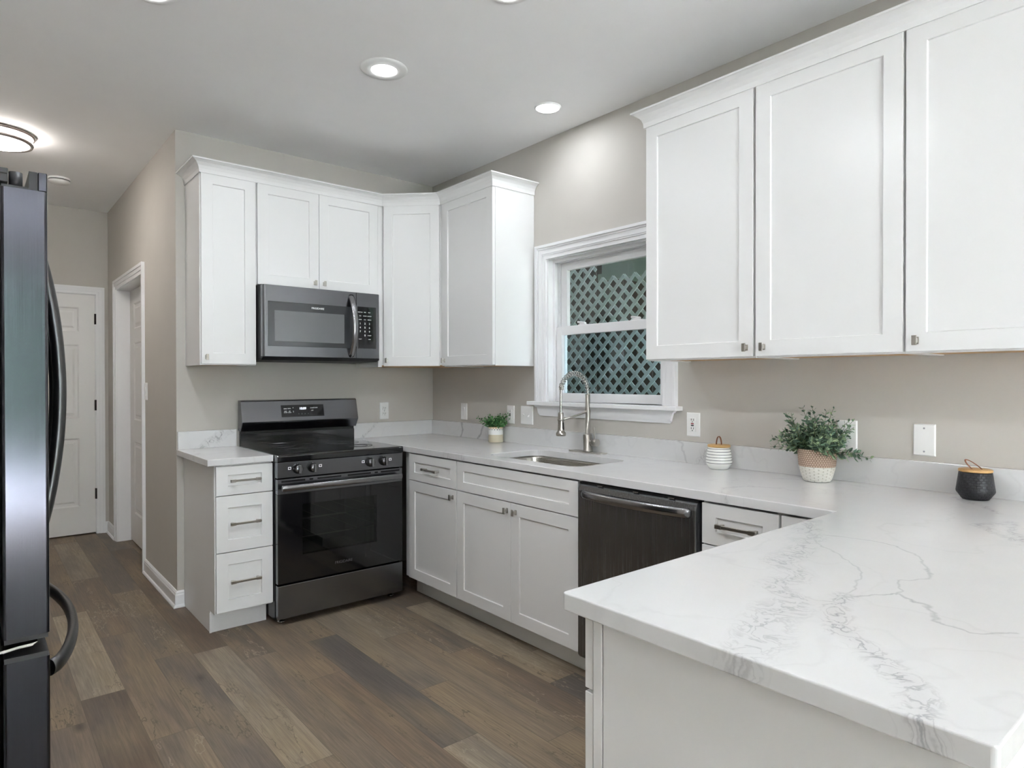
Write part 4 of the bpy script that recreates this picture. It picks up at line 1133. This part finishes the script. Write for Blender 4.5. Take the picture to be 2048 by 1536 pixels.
# ------------------------------------------------------------------ plates on the walls
G_P = 'wall plates above the worktop'
def plate(label, F, u, v, wd_, ht, n0, kind, cat, name):
    t = thing(name, label, cat, F(u, v, n0), G_P)
    mb = MB()
    a, b = wd_ / 2, ht / 2
    mb.hexa([F(u - a, v - b, n0), F(u + a, v - b, n0), F(u + a, v + b, n0), F(u - a, v + b, n0),
             F(u - a + .004, v - b + .004, n0 + .006), F(u + a - .004, v - b + .004, n0 + .006), F(u + a - .004, v + b - .004, n0 + .006), F(u - a + .004, v + b - .004, n0 + .006)])
    obj('cover_plate', mb, M['white'], t, .001)
    N = n0 + .006
    def screws(vs):
        for q in vs:
            obj('screw', MB().lathe([(0.0035, 0), (.0032, .001), (0, .0012)], F(u, v + q, N), 12, F=F), M['inkdim'], t)
    def slots(vc, flip=1):
        mb = MB()
        mb.fbox(F, u - .0075, u - .0050, vc - .002, vc + .0065, N, N + .0042).fbox(F, u + .0050, u + .0075, vc - .003, vc + .0065, N, N + .0042)
        mb.disc(F, u, vc - .0085, N + .0042, .0024, 12)
        return mb
    if kind == 'duplex':
        for q in (.0195, -.0195):
            o = obj('receptacle', MB().prism(rounded(-.0165, .0165, -.0135, .0135, .009, 5), lambda a, b: F(u + a, v + q + b, N - .001), lambda a, b: F(u + a, v + q + b, N + .004)), M['white'], t)
            obj('slots', slots(v + q), M['dark'], o)
        screws((0,))
    elif kind in ('gfci', 'usb'):
        o = obj('receptacle', MB().fbox(F, u - .0165, u + .0165, v - .0335, v + .0335, N - .001, N + .0035), M['white'], t, .001)
        for q in (.022, -.019):
            if kind == 'gfci': obj('slots', slots(v + q), M['dark'], o)
        if kind == 'gfci':
            obj('reset_button', MB().fbox(F, u - .0075, u + .0075, v + .002, v + .0075, N + .003, N + .0050), M['red'], o, .0005)
            obj('test_button', MB().fbox(F, u - .0075, u + .0075, v - .0065, v - .0010, N + .003, N + .0050), M['blackm'], o, .0005)
            obj('indicator', MB().disc(F, u, v - .029, N + .0038, .0024, 12), M['green'], o)
        else:
            obj('port', MB().fbox(F, u - .006, u + .006, v + .001, v + .0075, N + .003, N + .0042), M['dark'], o)
            obj('port', MB().fbox(F, u - .006, u + .006, v - .0085, v - .002, N + .003, N + .0042), M['dark'], o)
            obj('print', MB().fbox(F, u - .010, u + .010, v + .0200, v + .0215, N + .003, N + .0037).fbox(F, u - .010, u + .010, v - .0270, v - .0255, N + .003, N + .0037), M['inkdim'], o)
    elif kind == 'toggle2':
        for q, s_ in ((-.023, 1), (.023, -1)):
            obj('toggle', MB().fbox(F, u + q - .0055, u + q + .0055, v - .012, v + .012, N - .001, N + .001).hexa(
                [F(u + q - .004, v - .004, N), F(u + q + .004, v - .004, N), F(u + q + .004, v + .004, N), F(u + q - .004, v + .004, N),
                 F(u + q - .004, v - .002 + s_ * .008, N + .013), F(u + q + .004, v - .002 + s_ * .008, N + .013), F(u + q + .004, v + .004 + s_ * .008, N + .013), F(u + q - .004, v + .004 + s_ * .008, N + .013)]), M['white'], t, .0008)
    elif kind == 'rocker':
        obj('rocker', MB().prism([(-.030, .002), (.0, .003), (.030, .006), (.030, -.001), (-.030, -.001)], lambda a, b: F(u - .015, v + a, N + b), lambda a, b: F(u + .015, v + a, N + b)), M['white'], t)
    else:
        screws((.042, -.042))
    return t
plate('white duplex outlet on the back wall, right of the range', FB, -.4105, 1.0965, .074, .122, 0.0, 'duplex', 'outlet', 'duplex_outlet')
plate('narrow white plate with a rocker switch near the corner, left of the small plant', FW, .4055, 1.094, .074, .120, 0.0, 'rocker', 'switch', 'wall_switch')
plate('white outlet plate with two dark ports, right of the small plant', FW, .9205, 1.092, .074, .118, 0.0, 'usb', 'outlet', 'wall_outlet')
plate('wide white plate with two toggle switches, left of the faucet', FW, 1.078, 1.094, .116, .117, 0.0, 'toggle2', 'switch', 'toggle_switch')
plate('white outlet with red and black buttons, right of the window', FW, 2.2935, 1.099, .076, .116, 0.0, 'gfci', 'outlet', 'safety_outlet')
plate('white wall plate partly hidden behind the large leafy plant', FW, 3.006, 1.095, .078, .118, 0.0, 'blank', 'wall plate', 'blank_plate')
plate('blank white wall plate with two screws, left of the black jar', FW, 3.277, 1.095, .074, .118, 0.0, 'blank', 'wall plate', 'blank_plate')
t = plate('white rocker light switch beside the door in the hall', FW, -.835, 1.240, .078, .118, -XL, 'rocker', 'switch', 'light_switch')
del t['group']

# ------------------------------------------------------------------ things on the worktop
def strap(points, wdt, th, m, parent, name='leather_loop', side=(0, 1, 0)):
    mb = MB(); sv = Vector(side).normalized() * (wdt / 2); P = [Vector(p) for p in points]; rings = []
    for i, p in enumerate(P):
        tg = (P[min(i + 1, len(P) - 1)] - P[max(i - 1, 0)]).normalized(); nn = tg.cross(sv.normalized()).normalized() * (th / 2)
        rings.append([mb.bm.verts.new(q) for q in (p - sv - nn, p + sv - nn, p + sv + nn, p - sv + nn)])
    for A, B in zip(rings, rings[1:]):
        for k in range(4): mb.face([A[k], A[(k + 1) % 4], B[(k + 1) % 4], B[k]])
    mb.face(rings[0]); mb.face(rings[-1])
    return obj(name, mb, m, parent)

c = (-.083, -2.484, CT)
j = thing('lidded_jar', 'white jar with thin black stripes and a wooden lid', 'jar', c)
obj('jar_body', MB().lathe([(0, .001), (.040, .001), (.043, .004), (.0575, .026), (.0585, .031), (.056, .050), (.049, .094), (.047, .098), (0, .098)], c, 48), M['stripes'], j)
obj('lid', MB().lathe([(0, .0985), (.047, .0985), (.0495, .0995), (.0495, .107), (.048, .109), (0, .109)], c, 40), M['bamboo'], j, label='round wooden lid')
pd = Vector((.25, -.97, 0)); sdv = Vector((.97, .25, 0))
lp = [Vector(c) + pd * (.0115 * math.cos(PI * i / 16)) + Vector((0, 0, .1095 + .036 * math.sin(PI * i / 16))) for i in range(17)]
strap(lp, .011, .0028, M['leather'], j, side=sdv)

c = (-.088, -3.456, CT)
j = thing('lidded_jar', 'black textured jar with a wooden lid', 'jar', c)
obj('jar_body', MB().lathe([(0, .001), (.037, .001), (.040, .004), (.0540, .024), (.0555, .029), (.0545, .037), (.0475, .089), (.046, .092), (0, .092)], c, 56), M['blackc'], j)
obj('lid', MB().lathe([(0, .0925), (.046, .0925), (.0485, .094), (.0485, .099), (.047, .101), (0, .101)], c, 44), M['bamboo'], j, label='round wooden lid')
pd = Vector((.45, -.89, 0)); sdv = Vector((.89, .45, 0))
lp = [Vector(c) + pd * (.014 * math.cos(PI * i / 18) + .004 - .030 * math.sin(PI * i / 18)) + Vector((0, 0, .1015 + .030 * math.sin(PI * i / 18))) for i in range(19)]
strap(lp, .012, .0028, M['leather'], j, side=sdv)

def foliage(center, top, n_stems, spread, length, leaf, seed, stem_m, leaf_m, parent, droop=.25, gap=.012, elev=(25, 88), bias=None):
    rr = random.Random(seed); sm = MB(); lm = MB()
    for s_ in range(n_stems):
        az = 2 * PI * (s_ + rr.uniform(-.4, .4)) / n_stems * 2.618; el = math.radians(rr.uniform(*elev))
        if bias and s_ < len(bias): az, el, Lm = bias[s_]
        else: Lm = rr.uniform(.75, 1.08)
        L = length * Lm * (1.0 - .18 * math.cos(el))
        r0 = rr.uniform(0, spread); a0 = az + rr.uniform(-.6, .6)
        p = Vector((center[0] + r0 * math.cos(a0), center[1] + r0 * math.sin(a0), top))
        d = Vector((math.cos(az) * math.cos(el), math.sin(az) * math.cos(el), math.sin(el)))
        pts = [p.copy()]; step = L / 12
        for i in range(12):
            d = (d + Vector((rr.gauss(0, .07), rr.gauss(0, .07), -droop * .06 + rr.gauss(0, .03)))).normalized()
            p = p + d * step
            if p.x > -.030: p.x = -.030
            pts.append(p.copy())
        sm.tube(pts, [.0016 * (1 - .6 * i / 12) for i in range(13)], 5)
        dist = .018; ph = rr.uniform(0, PI)
        while dist < L:
            t = dist / L * 12; i = min(int(t), 11); q = pts[i].lerp(pts[i + 1], t - i); tg = (pts[i + 1] - pts[i]).normalized()
            e1 = tg.orthogonal().normalized(); e2 = tg.cross(e1); ph += PI / 2 + rr.uniform(-.3, .3)
            sc = leaf * rr.uniform(.75, 1.15) * (1.0 - .55 * max(0, dist / L - .45) / .55)
            for h in (0, PI):
                rad = e1 * math.cos(ph + h) + e2 * math.sin(ph + h)
                ax = (rad * .85 + tg * rr.uniform(.25, .8) + Vector((rr.gauss(0, .15), rr.gauss(0, .15), rr.gauss(0, .15)))).normalized()
                sd2 = ax.cross(tg + Vector((rr.gauss(0, .2), rr.gauss(0, .2), rr.gauss(0, .2)))).normalized(); nn = ax.cross(sd2)
                o = q + rad * .002; prof = [(0, 0), (.35, .36), (.9, .60), (1.45, .50), (1.85, .22), (2.0, 0)]
                left = []; right = []; mid = []
                for (a, b) in prof:
                    cup = .22 * b * b
                    mid.append(o + ax * (a * sc) - nn * (0.10 * sc * (a / 2) ** 2))
                    left.append(o + ax * (a * sc) + sd2 * (b * sc) + nn * cup * sc); right.append(o + ax * (a * sc) - sd2 * (b * sc) + nn * cup * sc)
                mv = [lm.bm.verts.new(v) for v in mid]; lv = [mv[0]] + [lm.bm.verts.new(v) for v in left[1:-1]] + [mv[-1]]; rv = [mv[0]] + [lm.bm.verts.new(v) for v in right[1:-1]] + [mv[-1]]
                for A in (lv, rv):
                    for k in range(len(mid) - 1):
                        vs = []
                        for x in (mv[k], mv[k + 1], A[k + 1], A[k]):
                            if x not in vs: vs.append(x)
                        if len(vs) >= 3:
                            fc = lm.face(vs)
                            if fc: fc.smooth = True
            dist += gap * rr.uniform(.85, 1.15)
    obj('stems', sm, stem_m, parent)
    # keep leaf islands separate
    org = world_origin(parent)
    for v in lm.bm.verts:
        if v.co.x > -.024: v.co.x = -.024
    bmesh.ops.translate(lm.bm, verts=lm.bm.verts, vec=-org)
    me = bpy.data.meshes.new('foliage'); lm.bm.to_mesh(me); lm.bm.free(); me.materials.append(leaf_m)
    o = bpy.data.objects.new('foliage', me); COL.objects.link(o); o.parent = parent
    return o

c = (-.098, -2.932, CT)
p = thing('potted_plant', 'large leafy green plant in a two-tone woven rope pot', 'plant', c)
Hp = .128
lo = [(0, .001), (.046, .001), (.050, .003)] + [(.050 + .0165 * (i / 24) ** .8 + .0009 * abs(math.sin(PI * i / 4)), .005 + (.060 - .005) * i / 24) for i in range(25)]
hi = [(.0665 + .0060 * (i / 24) + .0010 * abs(math.sin(PI * i / 4)), .060 + (Hp - .060) * i / 24) for i in range(25)]
obj('pot_base', MB().lathe(lo, c, 56), M['ropew'], p, label='white rope lower half')
obj('pot_rim', MB().lathe(hi + [(.070, Hp + .001), (.067, Hp - .002), (.066, .100)], c, 56), M['weave'], p, label='natural woven upper half')
obj('soil', MB().lathe([(.0665, .108), (0, .114)], c, 32), M['soil'], p)
foliage(c, CT + .108, 58, .046, .185, .0150, 11, M['stem'], M['euca'], p, droop=.45, gap=.0140, elev=(34, 89),
        bias=[(math.radians(-110), math.radians(18), 1.0), (math.radians(-70), math.radians(10), 1.0), (math.radians(95), math.radians(22), 1.05), (math.radians(125), math.radians(30), 1.0), (math.radians(200), math.radians(35), .9), (math.radians(230), math.radians(30), .85)])

c = (-.072, -.853, CT)
p = thing('potted_plant', 'small green plant in a white and cream patterned pot near the corner', 'plant', c)
obj('pot', MB().lathe([(0, .001), (.046, .001), (.0475, .003), (.0475, .098), (.046, .0995), (.044, .098), (.044, .080)], c, 48), M['smallpot'], p)
obj('soil', MB().lathe([(.0445, .086), (0, .090)], c, 28), M['soil'], p)
D_ = math.radians
foliage(c, CT + .088, 26, .026, .105, .0145, 5, M['stem'], M['fern'], p, droop=.3, gap=.0125, elev=(35, 85),
        bias=[(D_(140), D_(35), 1.45), (D_(135), D_(38), 1.2), (D_(150), D_(45), 1.05), (D_(-50), D_(52), 1.35), (D_(-45), D_(58), 1.15), (D_(-60), D_(45), 1.05), (D_(-55), D_(62), 1.0)])
